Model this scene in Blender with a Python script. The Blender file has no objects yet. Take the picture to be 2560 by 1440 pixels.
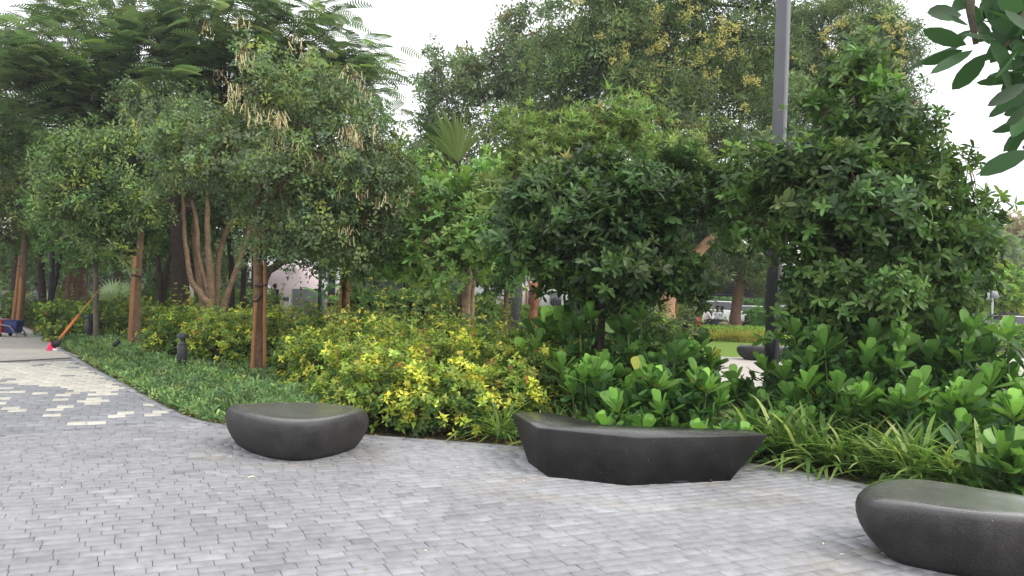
import bpy, math, random
import numpy as np
from mathutils import Vector, Matrix
S = bpy.context.scene
COL = S.collection
# ------------------------------------------------------------------ camera, sky, sun, exposure
F_PX, H_EYE = 1950.0, 1.65
ROLL, PITCH = math.radians(2.1), math.radians(0.5)
Fw = np.array([0, math.cos(PITCH), math.sin(PITCH)])
U0 = np.array([0, -math.sin(PITCH), math.cos(PITCH)]); R0 = np.array([1.0, 0, 0])
CR = math.cos(ROLL)*R0 + math.sin(ROLL)*U0
CU = -math.sin(ROLL)*R0 + math.cos(ROLL)*U0
CAM = np.array([0, 0, H_EYE])
cam_d = bpy.data.cameras.new("camera"); cam = bpy.data.objects.new("camera", cam_d); COL.objects.link(cam)
cam.matrix_world = Matrix(((CR[0], CU[0], -Fw[0], 0), (CR[1], CU[1], -Fw[1], 0), (CR[2], CU[2], -Fw[2], H_EYE), (0, 0, 0, 1)))
cam_d.sensor_width = 36.0; cam_d.lens = 36.0*F_PX/2560.0; cam_d.clip_start = 0.05; cam_d.clip_end = 3000
S.camera = cam
SUN_EL, SUN_AZ = math.radians(48), math.radians(108)   # azimuth measured from +Y, clockwise
W = bpy.data.worlds.new("World"); S.world = W; W.use_nodes = True
nt = W.node_tree; nt.nodes.clear()
wo = nt.nodes.new("ShaderNodeOutputWorld"); bg = nt.nodes.new("ShaderNodeBackground")
sky = nt.nodes.new("ShaderNodeTexSky"); sky.sky_type = 'NISHITA'; sky.sun_disc = False
sky.sun_elevation = SUN_EL; sky.sun_rotation = SUN_AZ; sky.dust_density = 4; sky.air_density = 1.5
ov = nt.nodes.new("ShaderNodeMix"); ov.data_type = 'RGBA'; ov.inputs[0].default_value = 0.93
# an overcast layer of bright cloud mixed over the clear sky
tc = nt.nodes.new("ShaderNodeTexCoord"); cn = nt.nodes.new("ShaderNodeTexNoise"); cn.inputs['Scale'].default_value = 1.6; cn.inputs['Detail'].default_value = 3
cr = nt.nodes.new("ShaderNodeValToRGB")
cr.color_ramp.elements[0].position = .3; cr.color_ramp.elements[0].color = (9.9, 10.1, 10.6, 1)
cr.color_ramp.elements[1].position = .8; cr.color_ramp.elements[1].color = (12.2, 12.2, 12.5, 1)
nt.links.new(tc.outputs['Generated'], cn.inputs['Vector']); nt.links.new(cn.outputs['Fac'], cr.inputs[0])
nt.links.new(sky.outputs[0], ov.inputs[6]); nt.links.new(cr.outputs[0], ov.inputs[7])
nt.links.new(ov.outputs[2], bg.inputs[0]); bg.inputs[1].default_value = 0.125
nt.links.new(bg.outputs[0], wo.inputs[0])
sd = bpy.data.lights.new("sun", 'SUN'); sd.energy = 1.25; sd.angle = math.radians(14); sd.color = (1, .96, .9)
so = bpy.data.objects.new("sun", sd); COL.objects.link(so)
sdir = Vector((math.sin(SUN_AZ)*math.cos(SUN_EL), math.cos(SUN_AZ)*math.cos(SUN_EL), math.sin(SUN_EL)))
so.rotation_euler = sdir.to_track_quat('Z', 'Y').to_euler()
S.view_settings.view_transform = 'Standard'; S.view_settings.look = 'None'
S.view_settings.gamma = 1; S.view_settings.exposure = 0.40; S.view_settings.use_curve_mapping = False
S.render.engine = 'CYCLES'
S.cycles.max_bounces = 6; S.cycles.diffuse_bounces = 3; S.cycles.glossy_bounces = 2; S.cycles.transmission_bounces = 3; S.cycles.transparent_max_bounces = 4
rng = np.random.default_rng(7); random.seed(7)

# ------------------------------------------------------------------ picture <-> place
def ray(px, py):
    v = Fw + CR*(px-1280)/F_PX + CU*(720-py)/F_PX
    return v
def P(px, py, d): return CAM + ray(px, py)*d
def PZ(px, py, z=0.0):
    v = ray(px, py); return CAM + v*((z-H_EYE)/v[2])
def GD(px, d):                       # ground point in column px at depth d
    py = 720.0
    lo, hi = 700.0, 4000.0
    for _ in range(40):
        m = (lo+hi)/2; q = CAM + ray(px, m)*d
        if q[2] > 0: lo = m
        else: hi = m
    q = CAM + ray(px, hi)*d; q[2] = 0; return q

# ------------------------------------------------------------------ materials
def new_mat(name):
    m = bpy.data.materials.new(name); m.use_nodes = True
    return m, m.node_tree, m.node_tree.nodes['Principled BSDF'], m.node_tree.nodes['Material Output']
def leaf_mat(name, rough=.45, trans=.26, spec=.32, tint=(1.25, 1.3, .7), gain=1.65, warm=(1.08, 1.06, .80)):
    m, t, b, o = new_mat(name)
    a = t.nodes.new("ShaderNodeAttribute"); a.attribute_name = "Col"
    b.inputs['Roughness'].default_value = rough; b.inputs['Specular IOR Level'].default_value = spec
    gn = t.nodes.new("ShaderNodeVectorMath"); gn.operation = 'MULTIPLY'; gn.inputs[1].default_value = (gain*warm[0], gain*warm[1], gain*warm[2])
    t.links.new(a.outputs['Color'], gn.inputs[0]); t.links.new(gn.outputs[0], b.inputs['Base Color'])
    mu = t.nodes.new("ShaderNodeMix"); mu.data_type = 'RGBA'; mu.blend_type = 'MULTIPLY'; mu.inputs[0].default_value = 1
    mu.inputs[7].default_value = (*tint, 1); t.links.new(gn.outputs[0], mu.inputs[6])
    tr = t.nodes.new("ShaderNodeBsdfTranslucent"); t.links.new(mu.outputs[2], tr.inputs[0])
    mx = t.nodes.new("ShaderNodeMixShader"); mx.inputs[0].default_value = trans
    t.links.new(b.outputs[0], mx.inputs[1]); t.links.new(tr.outputs[0], mx.inputs[2]); t.links.new(mx.outputs[0], o.inputs[0])
    return m
def attr_mat(name, rough=.8, scale=30, amt=.25, bump=.3, spec=.3, bscale=None):
    m, t, b, o = new_mat(name)
    a = t.nodes.new("ShaderNodeAttribute"); a.attribute_name = "Col"
    tc = t.nodes.new("ShaderNodeTexCoord")
    n = t.nodes.new("ShaderNodeTexNoise"); n.inputs['Scale'].default_value = scale; n.inputs['Detail'].default_value = 6; n.inputs['Roughness'].default_value = .65
    t.links.new(tc.outputs['Object'], n.inputs['Vector'])
    mr = t.nodes.new("ShaderNodeMapRange"); mr.inputs[1].default_value = .25; mr.inputs[2].default_value = .75
    mr.inputs[3].default_value = 1-amt; mr.inputs[4].default_value = 1+amt
    t.links.new(n.outputs['Fac'], mr.inputs[0])
    mu = t.nodes.new("ShaderNodeVectorMath"); mu.operation = 'SCALE'
    t.links.new(a.outputs['Color'], mu.inputs[0]); t.links.new(mr.outputs[0], mu.inputs['Scale'])
    t.links.new(mu.outputs[0], b.inputs['Base Color'])
    b.inputs['Roughness'].default_value = rough; b.inputs['Specular IOR Level'].default_value = spec
    if bump:
        n2 = t.nodes.new("ShaderNodeTexNoise"); n2.inputs['Scale'].default_value = bscale or scale*2; n2.inputs['Detail'].default_value = 5
        t.links.new(tc.outputs['Object'], n2.inputs['Vector'])
        bp = t.nodes.new("ShaderNodeBump"); bp.inputs['Strength'].default_value = bump; bp.inputs['Distance'].default_value = .02
        t.links.new(n2.outputs['Fac'], bp.inputs['Height']); t.links.new(bp.outputs[0], b.inputs['Normal'])
    return m
def plain_mat(name, col, rough=.5, spec=.5, amt=.12, scale=12, metal=0, bump=0.0):
    m, t, b, o = new_mat(name)
    tc = t.nodes.new("ShaderNodeTexCoord")
    n = t.nodes.new("ShaderNodeTexNoise"); n.inputs['Scale'].default_value = scale; n.inputs['Detail'].default_value = 4
    t.links.new(tc.outputs['Object'], n.inputs['Vector'])
    r = t.nodes.new("ShaderNodeValToRGB")
    r.color_ramp.elements[0].position = .3; r.color_ramp.elements[1].position = .7
    r.color_ramp.elements[0].color = (*[c*(1-amt) for c in col], 1); r.color_ramp.elements[1].color = (*[min(1, c*(1+amt)) for c in col], 1)
    t.links.new(n.outputs['Fac'], r.inputs[0]); t.links.new(r.outputs[0], b.inputs['Base Color'])
    b.inputs['Roughness'].default_value = rough; b.inputs['Specular IOR Level'].default_value = spec; b.inputs['Metallic'].default_value = metal
    if bump:
        n2 = t.nodes.new("ShaderNodeTexNoise"); n2.inputs['Scale'].default_value = scale*5
        t.links.new(tc.outputs['Object'], n2.inputs['Vector'])
        bp = t.nodes.new("ShaderNodeBump"); bp.inputs['Strength'].default_value = bump; bp.inputs['Distance'].default_value = .01
        t.links.new(n2.outputs['Fac'], bp.inputs['Height']); t.links.new(bp.outputs[0], b.inputs['Normal'])
    return m
M_LEAF = leaf_mat("leaf"); M_LEAFG = leaf_mat("leaf_glossy", .42, .26, .32, gain=1.6); M_FLOWER = leaf_mat("petal", .6, .35, .2, (1, 1, 1), 1.15, (1, 1, .95))
M_PALE = leaf_mat("leaf_thin", .5, .4, .25)
M_BARK = attr_mat("bark", .9, 9, .45, 1.0, .12, 26); [setattr(n_.inputs["Strength"], "default_value", 1.0) for n_ in M_BARK.node_tree.nodes if n_.type == "BUMP"]; M_STAKE = attr_mat("stake_wood", .8, 14, .22, .3, .2)
M_PAVER = attr_mat("paver_stone", .78, 11, .20, .2, .35, 60)
def stain(m, sc=.9, amt=.16, sc2=5.0):
    t = m.node_tree; b = t.nodes['Principled BSDF']; tc = t.nodes.new("ShaderNodeTexCoord"); src = b.inputs['Base Color'].links[0].from_socket
    for s_, a_ in ((sc, amt), (sc2, amt*.6)):
        n = t.nodes.new("ShaderNodeTexNoise"); n.inputs['Scale'].default_value = s_; n.inputs['Detail'].default_value = 7; n.inputs['Roughness'].default_value = .7
        t.links.new(tc.outputs['Object'], n.inputs['Vector']); r = t.nodes.new("ShaderNodeMapRange"); r.inputs[1].default_value = .35; r.inputs[2].default_value = .62; r.inputs[3].default_value = 1-a_; r.inputs[4].default_value = 1+a_*.4
        t.links.new(n.outputs['Fac'], r.inputs[0]); v = t.nodes.new("ShaderNodeVectorMath"); v.operation = 'SCALE'; t.links.new(src, v.inputs[0]); t.links.new(r.outputs[0], v.inputs['Scale']); src = v.outputs[0]
    t.links.new(src, b.inputs['Base Color'])
stain(M_PAVER, .9, .16)
M_DARK = plain_mat("dark_metal", (.045, .047, .052), .45, .5, .15, 6)
M_POST = plain_mat("lamp_post_paint", (.10, .10, .112), .38, .5, .08, 3)
M_BLACK = plain_mat("black_rubber", (.012, .012, .014), .6)
M_WHITE = plain_mat("white_paint", (.75, .76, .77), .5, .4, .04)
M_GREYP = plain_mat("grey_plastic", (.22, .22, .23), .45)
M_RED = plain_mat("red_plastic", (.55, .02, .025), .4); M_BLUE = plain_mat("blue_plastic", (.01, .025, .13), .4)
M_PINK = plain_mat("pink_plastic", (.85, .03, .12), .5)
M_GLASS = plain_mat("dark_glass", (.02, .024, .028), .08, .8)
M_CHROME = plain_mat("grey_steel", (.4, .41, .43), .3, .5, .1, 5, .8)

# ------------------------------------------------------------------ mesh builder
def nrm(v):
    v = np.asarray(v, float); return v/np.maximum(np.linalg.norm(v, axis=-1, keepdims=True), 1e-9)
class Geo:
    def __init__(s): s.v=[]; s.l=[]; s.t=[]; s.c=[]; s.n=0
    def add(s, v, faces, col=(.5, .5, .5)):
        v = np.asarray(v, float).reshape(-1, 3)
        lo = np.concatenate([np.asarray(f, int) for f in faces]) + s.n
        s.v.append(v); s.l.append(lo); s.t.append(np.array([len(f) for f in faces]))
        c = np.asarray(col, float)
        s.c.append(np.broadcast_to(c, (len(v), 3)).copy() if c.ndim == 1 else c); s.n += len(v)
    def scatter(s, tpl, pos, R, scale, col, sx=None):
        tv, tl, tt = tpl; N = len(pos); k = len(tv)
        if N == 0: return
        sc = np.asarray(scale, float).reshape(-1, 1, 1)*np.ones((N, 1, 1))
        loc = tv[None]*sc
        if sx is not None: loc = loc*np.stack([sx, np.ones(N), np.ones(N)], 1)[:, None, :]
        V = np.einsum('nij,nkj->nki', R, loc) + pos[:, None, :]
        s.v.append(V.reshape(-1, 3)); s.l.append((tl[None] + (np.arange(N)*k)[:, None]).ravel() + s.n)
        s.t.append(np.tile(tt, N)); s.c.append(np.repeat(np.broadcast_to(col, (N, 3)), k, 0)); s.n += N*k
    def build(s, name, mat, parent=None, base=None, smooth=False):
        me = bpy.data.meshes.new(name)
        if s.n:
            v = np.concatenate(s.v); 
            if base is not None: v = v - np.asarray(base)
            l = np.concatenate(s.l).astype(np.int32); t = np.concatenate(s.t).astype(np.int32)
            me.vertices.add(len(v)); me.vertices.foreach_set("co", v.astype(np.float32).ravel())
            me.loops.add(len(l)); me.loops.foreach_set("vertex_index", l)
            me.polygons.add(len(t)); st = np.zeros(len(t), np.int32); st[1:] = np.cumsum(t)[:-1]
            me.polygons.foreach_set("loop_start", st); me.polygons.foreach_set("loop_total", t)
            if smooth: me.polygons.foreach_set("use_smooth", np.ones(len(t), bool))
            a = me.color_attributes.new("Col", 'FLOAT_COLOR', 'POINT')
            c = np.ones((len(v), 4), np.float32); c[:, :3] = np.concatenate(s.c); a.data.foreach_set("color", c.ravel())
            me.update(calc_edges=True)
        me.materials.append(mat)
        o = bpy.data.objects.new(name, me); COL.objects.link(o)
        if parent is not None: o.parent = parent
        return o
def thing(name, label, cat, base=(0, 0, 0), group=None, kind=None):
    o = bpy.data.objects.new(name, None); COL.objects.link(o); o.location = Vector(base); o.empty_display_size = .1
    tag(o, label, cat, group, kind); return o
def tag(o, label=None, cat=None, group=None, kind=None):
    if label: o["label"] = label
    if cat: o["category"] = cat
    if group: o["group"] = group
    if kind: o["kind"] = kind
    return o
def dup(root, loc, rz=0, sc=1.0, label=None, group=None):
    r = root.copy(); COL.objects.link(r); r.location = Vector(loc); r.rotation_euler = (0, 0, rz); r.scale = (sc, sc, sc)
    if label: r["label"] = label
    if group: r["group"] = group
    for ch in list(root.children):
        c = ch.copy(); COL.objects.link(c); c.parent = r
        for g in ch.children:
            d = g.copy(); COL.objects.link(d); d.parent = c
    return r
def tube(g, pts, rad, n=8, col=(.2, .15, .1), cap=True):
    pts = np.asarray(pts, float); m = len(pts); rad = np.broadcast_to(rad, (m,))
    t = nrm(np.gradient(pts, axis=0)); ref = np.array([0, 0, 1.0]) if abs(t[0][2]) < .9 else np.array([1.0, 0, 0])
    V = []; s = nrm(np.cross(t[0], ref))
    for i in range(m):
        s = nrm(s - t[i]*np.dot(s, t[i])); b = np.cross(t[i], s)
        a = np.arange(n)*2*math.pi/n
        V.append(pts[i] + rad[i]*(np.cos(a)[:, None]*s + np.sin(a)[:, None]*b))
    V = np.concatenate(V); Fc = []
    for i in range(m-1):
        for j in range(n):
            k = (j+1) % n; Fc.append((i*n+j, i*n+k, (i+1)*n+k, (i+1)*n+j))
    if cap: Fc.append(tuple(range(n-1, -1, -1))); Fc.append(tuple(range((m-1)*n, m*n)))
    g.add(V, Fc, col)
def box(g, c, d, rz=0, col=(.5, .5, .5), bev=0.0):
    x, y, z = [q/2 for q in d]; ca, sa = math.cos(rz), math.sin(rz)
    b = min(bev, x*.9, y*.9, z*.9)
    if b <= 0:
        v = [(i*x, j*y, k*z) for k in (-1, 1) for i, j in ((-1, -1), (1, -1), (1, 1), (-1, 1))]
        f = [(3, 2, 1, 0), (4, 5, 6, 7), (0, 1, 5, 4), (1, 2, 6, 5), (2, 3, 7, 6), (3, 0, 4, 7)]
    else:
        v = []
        for (zz, ins) in ((-z, b), (-z+b, 0), (z-b, 0), (z, b)):
            X, Y = x-ins, y-ins
            v += [(-X+b*(ins == 0), -Y, zz), (X-b*(ins == 0), -Y, zz), (X, -Y+b*(ins == 0), zz), (X, Y-b*(ins == 0), zz), (X-b*(ins == 0), Y, zz), (-X+b*(ins == 0), Y, zz), (-X, Y-b*(ins == 0), zz), (-X, -Y+b*(ins == 0), zz)]
        f = [tuple(range(7, -1, -1)), tuple(range(24, 32))]
        for r in range(3):
            for j in range(8): f.append((r*8+j, r*8+(j+1) % 8, (r+1)*8+(j+1) % 8, (r+1)*8+j))
    v = np.array(v); v = np.stack([v[:, 0]*ca - v[:, 1]*sa, v[:, 0]*sa + v[:, 1]*ca, v[:, 2]], 1) + np.asarray(c)
    g.add(v, f, col)
def lathe(g, c, prof, n=20, col=(.5, .5, .5)):
    a = np.arange(n)*2*math.pi/n; V = []
    for r, z in prof: V.append(np.stack([c[0]+r*np.cos(a), c[1]+r*np.sin(a), np.full(n, c[2]+z)], 1))
    m = len(prof); Fc = []
    for i in range(m-1):
        for j in range(n): Fc.append((i*n+j, i*n+(j+1) % n, (i+1)*n+(j+1) % n, (i+1)*n+j))
    Fc.append(tuple(range(n-1, -1, -1))); Fc.append(tuple(range((m-1)*n, m*n)))
    g.add(np.concatenate(V), Fc, col)
def poly_prism(g, bot, top, col):
    n = len(bot); V = list(bot)+list(top)
    f = [tuple(range(n-1, -1, -1)), tuple(range(n, 2*n))] + [(i, (i+1) % n, n+(i+1) % n, n+i) for i in range(n)]
    g.add(V, f, col)
def sheet(name, poly, z, mat, label=None):
    g = Geo(); g.add([(p[0], p[1], z) for p in poly], [tuple(range(len(poly)))]); o = g.build(name, mat); tag(o, label, None, None, 'structure'); return o
def in_poly(x, y, poly):
    poly = np.asarray(poly)[:, :2]; ins = np.zeros(len(x), bool); j = len(poly)-1
    for i in range(len(poly)):
        xi, yi = poly[i]; xj, yj = poly[j]
        c = ((yi > y) != (yj > y)) & (x < (xj-xi)*(y-yi)/(yj-yi+1e-12)+xi); ins ^= c; j = i
    return ins

# ------------------------------------------------------------------ leaves
def tpl_leaf(w=.35, rows=((.35, 1.0), (.75, .8)), fold=.12, droop=.15, tipz=0):
    v = [(0, 0, 0)]; 
    for t, q in rows:
        z = -droop*t*t; v += [(-w/2*q, t, z+fold*w*q), (0, t, z), (w/2*q, t, z+fold*w*q)]
    v.append((0, 1, -droop)); f = []; k = len(rows)
    f += [(0, 2, 1), (0, 3, 2)]
    for i in range(k-1):
        a = 1+3*i; f += [(a, a+1, a+4, a+3), (a+1, a+2, a+5, a+4)]
    a = 1+3*(k-1); T = len(v)-1; f += [(a, a+1, T), (a+1, a+2, T)]
    return (np.array(v, float), np.concatenate([np.array(q) for q in f]), np.array([len(q) for q in f]))
T_DIA = (np.array([(0, 0, 0), (.22, .45, .05), (0, 1, -.1), (-.22, .45, .05)], float), np.array([0, 1, 2, 0, 2, 3]), np.array([3, 3]))
T_NAR = (np.array([(0, 0, 0), (.12, .5, .03), (0, 1, -.15), (-.12, .5, .03)], float), np.array([0, 1, 2, 0, 2, 3]), np.array([3, 3]))
T_OVATE = tpl_leaf(.62, ((.3, 1.0),), .2, .2)
T_OVAL = tpl_leaf(.36, ((.35, .85), (.75, .95)), .18, .18)
T_LANCE = tpl_leaf(.26, ((.4, 1.0),), .18, .15)
T_PADDLE = tpl_leaf(.46, ((.22, .40), (.5, .78), (.78, 1.0), (.92, .82), (.985, .42)), .14, -.05)
def frames(d, up):
    d = nrm(d); s = nrm(np.cross(d, up)); n = np.cross(s, d)
    return np.stack([s, d, n], 2)
def rosettes(C, A, nl, lo, hi, jit=.25):
    """nl leaves round every axis A at centres C; returns pos, frames, index of rosette"""
    N = len(C); A = nrm(A)
    ref = np.where(np.abs(A[:, 2:3]) < .9, np.array([[0, 0, 1.0]]), np.array([[1.0, 0, 0]]))
    s = nrm(np.cross(A, ref)); b = np.cross(A, s)
    ph = rng.uniform(0, 6.28, (N, 1)) + np.arange(nl)*2.4 + rng.normal(0, .2, (N, nl))
    th = np.radians(np.linspace(hi, lo, nl)[None] + rng.normal(0, 9, (N, nl)))
    per = np.cos(ph)[..., None]*s[:, None] + np.sin(ph)[..., None]*b[:, None]
    d = A[:, None]*np.cos(th)[..., None] + per*np.sin(th)[..., None]
    n = A[:, None]*np.sin(th)[..., None] - per*np.cos(th)[..., None] + rng.normal(0, jit, (N, nl, 3))
    pos = np.repeat(C[:, None], nl, 1) + d*.0
    return pos.reshape(-1, 3), frames(d.reshape(-1, 3), n.reshape(-1, 3)), np.repeat(np.arange(N), nl)
def palette(idx, cols, wts, lum=.18, n=None, leafj=.1):
    """one colour per leaf; idx maps leaf to clump so that a clump shares its tone"""
    K = idx.max()+1 if len(idx) else 1
    cols = np.asarray(cols, float); pick = rng.choice(len(cols), K, p=np.asarray(wts)/sum(wts))
    base = cols[pick]*np.exp(rng.normal(0, lum, (K, 1)))*np.exp(rng.normal(0, .06, (K, 3)))
    c = base[idx]*np.exp(rng.normal(0, leafj, (len(idx), 1)))
    return np.clip(c, 0, .95)
def crown_points(blobs, nspr, per, spread, inner=.45, gap=.34, bough=.42, bdens=1.0):
    """sprig points over the shells of several lobes"""
    C = np.array([b[0] for b in blobs]); r = np.array([b[1] for b in blobs])
    w = r**2; w /= w.sum(); out_c = []; out_d = []; bi = []
    got = 0
    while got < nspr:
        k = rng.choice(len(r), nspr, p=w); d = nrm(rng.normal(0, 1, (nspr, 3)))
        f = np.where(rng.random(nspr) < .72, rng.normal(.93, .10, nspr), rng.uniform(inner, .9, nspr))
        # bumpy outline: radius depends on direction
        f *= 1 + .16*np.sin(5*d[:, 0]+k*1.7)*np.cos(4.3*d[:, 2]+k*2.3)+.1*np.sin(9*d[:, 1]+k)
        p = C[k] + d*(r[k]*f)[:, None]*np.array([1, 1, .9])
        wl = 2.2/np.sqrt(max(r.mean(), .25)); h_ = np.sin(p[:, 0]*wl*2.1+k)*np.sin(p[:, 2]*wl*2.7+1)*np.cos(p[:, 1]*wl*1.7)+.6*np.sin(p[:, 0]*wl*4.3)*np.sin(p[:, 2]*wl*5.1+k)
        p = C[k] + d*(r[k]*f*(1-gap*np.clip(.25-h_, 0, 1)))[:, None]*np.array([1, 1, .9])
        dd = np.linalg.norm(p[:, None]-C[None], axis=2)/r[None]; dd[np.arange(nspr), k] = 9
        ok = (dd.min(1) > .72) | (rng.random(nspr) < .15)
        out_c.append(p[ok]); out_d.append(d[ok]); bi.append(k[ok]); got += ok.sum()
    c = np.concatenate(out_c)[:nspr]; d = np.concatenate(out_d)[:nspr]; k = np.concatenate(bi)[:nspr]
    # most sprigs gather into flattened leafy boughs, leaving shaded hollows between them
    br = bough*float(r.mean()); nb = int(max(6, min(nspr*.5, 2*math.pi*(r**2).sum()*.62/(math.pi*br*br)*bdens)))
    dist = ((c-C[k])**2).sum(1)**.5/r[k]; outer = np.where(dist > .8)[0]; outer = outer if len(outer) > nb else np.arange(nspr)
    bsel = rng.choice(outer, nb, False); bc, bd, bk = c[bsel]+d[bsel]*br*.25, d[bsel], k[bsel]
    m = int(nspr*.80); bi_ = rng.integers(0, nb, m); sz = np.exp(rng.normal(0, .25, nb))[bi_][:, None]
    q = rng.normal(0, 1, (m, 3)); q[:, 2] *= .34; q = q*br*.55*sz
    q[:, 2] -= .28*(q[:, 0]*bd[bi_][:, 0]+q[:, 1]*bd[bi_][:, 1])+.10*(q**2).sum(1)/br
    c[:m] = bc[bi_]+q; d[:m] = nrm(bd[bi_]+q/br*.5); k[:m] = bk[bi_]
    c[m:] = C[k[m:]]+(c[m:]-C[k[m:]])*.80
    bid = np.concatenate([bi_, rng.integers(0, nb, nspr-m)])
    off = rng.normal(0, spread, (nspr, per, 3))
    return c, d, k, (c[:, None]+off).reshape(-1, 3), np.repeat(d, per, 0), np.repeat(np.arange(nspr), per), bid, (bc, bk)

def bezier(a, b, bend, n=7):
    a, b = np.asarray(a, float), np.asarray(b, float); t = np.linspace(0, 1, n)[:, None]
    m = (a+b)/2 + np.asarray(bend); return (1-t)**2*a + 2*t*(1-t)*m + t*t*b

BARK_BROWN = (.16, .105, .07); BARK_GREY = (.17, .14, .115); BARK_TAN = (.225, .15, .095); BARK_DARK = (.06, .045, .035)
def make_tree(name, label, stems, blobs, leaf, bark=BARK_BROWN, group=None, twigs=True, branch_r=.03, cat="tree", base=None):
    """stems: lists of (px,py,d,radius) from the ground up (py None = ground); blobs: (px,py,d,rpx)"""
    st = []
    for s in stems:
        pts = []; rad = []
        for (px, py, d, r) in s:
            pts.append(GD(px, d)-np.array([0, 0, .05]) if py is None else P(px, py, d)); rad.append(r)
        # smooth it
        pts = np.array(pts); rad = np.array(rad)
        if len(pts) > 2:
            t = np.linspace(0, len(pts)-1, (len(pts)-1)*4+1); i = np.clip(t.astype(int), 0, len(pts)-2); u = (t-i)[:, None]
            p0 = pts[np.clip(i-1, 0, None)]; p1 = pts[i]; p2 = pts[i+1]; p3 = pts[np.clip(i+2, None, len(pts)-1)]
            pts = .5*((2*p1)+(-p0+p2)*u+(2*p0-5*p1+4*p2-p3)*u*u+(-p0+3*p1-3*p2+p3)*u**3)
            rad = np.interp(t, np.arange(len(rad)), rad)
        st.append((pts, rad))
    base = np.array(st[0][0][0]) if base is None else base; base = np.array([base[0], base[1], 0.0])
    root = thing(name, label, cat, base, group)
    g = Geo()
    for pts, rad in st:
        wob = rng.normal(0, .006, pts.shape); wob[:, 2] = 0
        tube(g, pts+wob, rad*(1+rng.normal(0, .04, len(rad))), 10, np.array(bark))
    g.build("trunk", M_BARK, root, base, True)
    B = [(P(px, py, d), rp*d/F_PX) for (px, py, d, rp) in blobs]
    if not B: return root
    leaf = dict(leaf)
    c, dr, k, pp, pd, si, bid, (bc_, bk_) = crown_points(B, leaf['sprigs'], leaf['per'], leaf['spread'], leaf.get('inner', .45), leaf.get('gap', .34), leaf.get('bough', .42), leaf.get('bdens', 1.0))
    g = Geo()
    tops = [pts[-1] for pts, r in st]
    for i, (bc, br) in enumerate(B):
        t0 = min(tops, key=lambda q: np.linalg.norm(q-bc))
        tube(g, bezier(t0, bc, rng.normal(0, .12, 3)*np.linalg.norm(bc-t0)+np.array([0, 0, -.12])*np.linalg.norm(bc-t0), 6), np.linspace(branch_r, branch_r*.35, 6), 5, np.array(bark)*.9)
    for i in range(len(bc_)):
        tube(g, bezier(B[bk_[i]][0], bc_[i], rng.normal(0, .15, 3)*B[bk_[i]][1], 4), np.linspace(branch_r*.42, branch_r*.15, 4), 4, np.array(bark)*.95, False)
    if twigs:
        for i in range(min(len(c), 500)):
            tube(g, bezier(B[k[i]][0], c[i], rng.normal(0, .1, 3)*B[k[i]][1], 3), np.linspace(branch_r*.3, .004, 3), 3, np.array(bark)*.9, False)
    g.build("branches", M_BARK, root, base)
    g = Geo(); ax = pd*leaf.get('outw', .6) + np.array([0, 0, leaf.get('up', .5)]) + rng.normal(0, leaf.get('axj', .35), pd.shape)
    pos, R, ri = rosettes(pp, ax, leaf['nl'], *leaf['ang'])
    colr = palette(si[ri] if leaf.get('clump', True) else ri, leaf['cols'], leaf['wts'], leaf.get('lum', .2))
    colr = np.clip(colr*np.exp(rng.normal(0, .16, (bid.max()+1, 1)))[bid][si[ri]], 0, .95); colr *= np.minimum(1, .26/colr.max(1))[:, None]**.8
    L = leaf['L']*np.exp(rng.normal(0, .22, len(pos)))
    if leaf.get('stem', 0): pos = pos + (R[:, :, 1]*(leaf['stem']*rng.uniform(0, 1, (len(pos), 1))))
    g.scatter(leaf['tpl'], pos, R, L, colr); g.build("crown", leaf.get('mat', M_LEAF), root, base)
    root["_"] = 0; del root["_"]
    return root, base, c, dr

# greens (linear base colours)
G_DEEP = (.030, .068, .028); G_MID = (.052, .115, .036); G_LIGHT = (.10, .20, .05); G_BLUE = (.042, .09, .05); G_OLIVE = (.10, .135, .045)
G_YEL = (.38, .40, .05); G_GREY = (.09, .125, .075)

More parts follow.
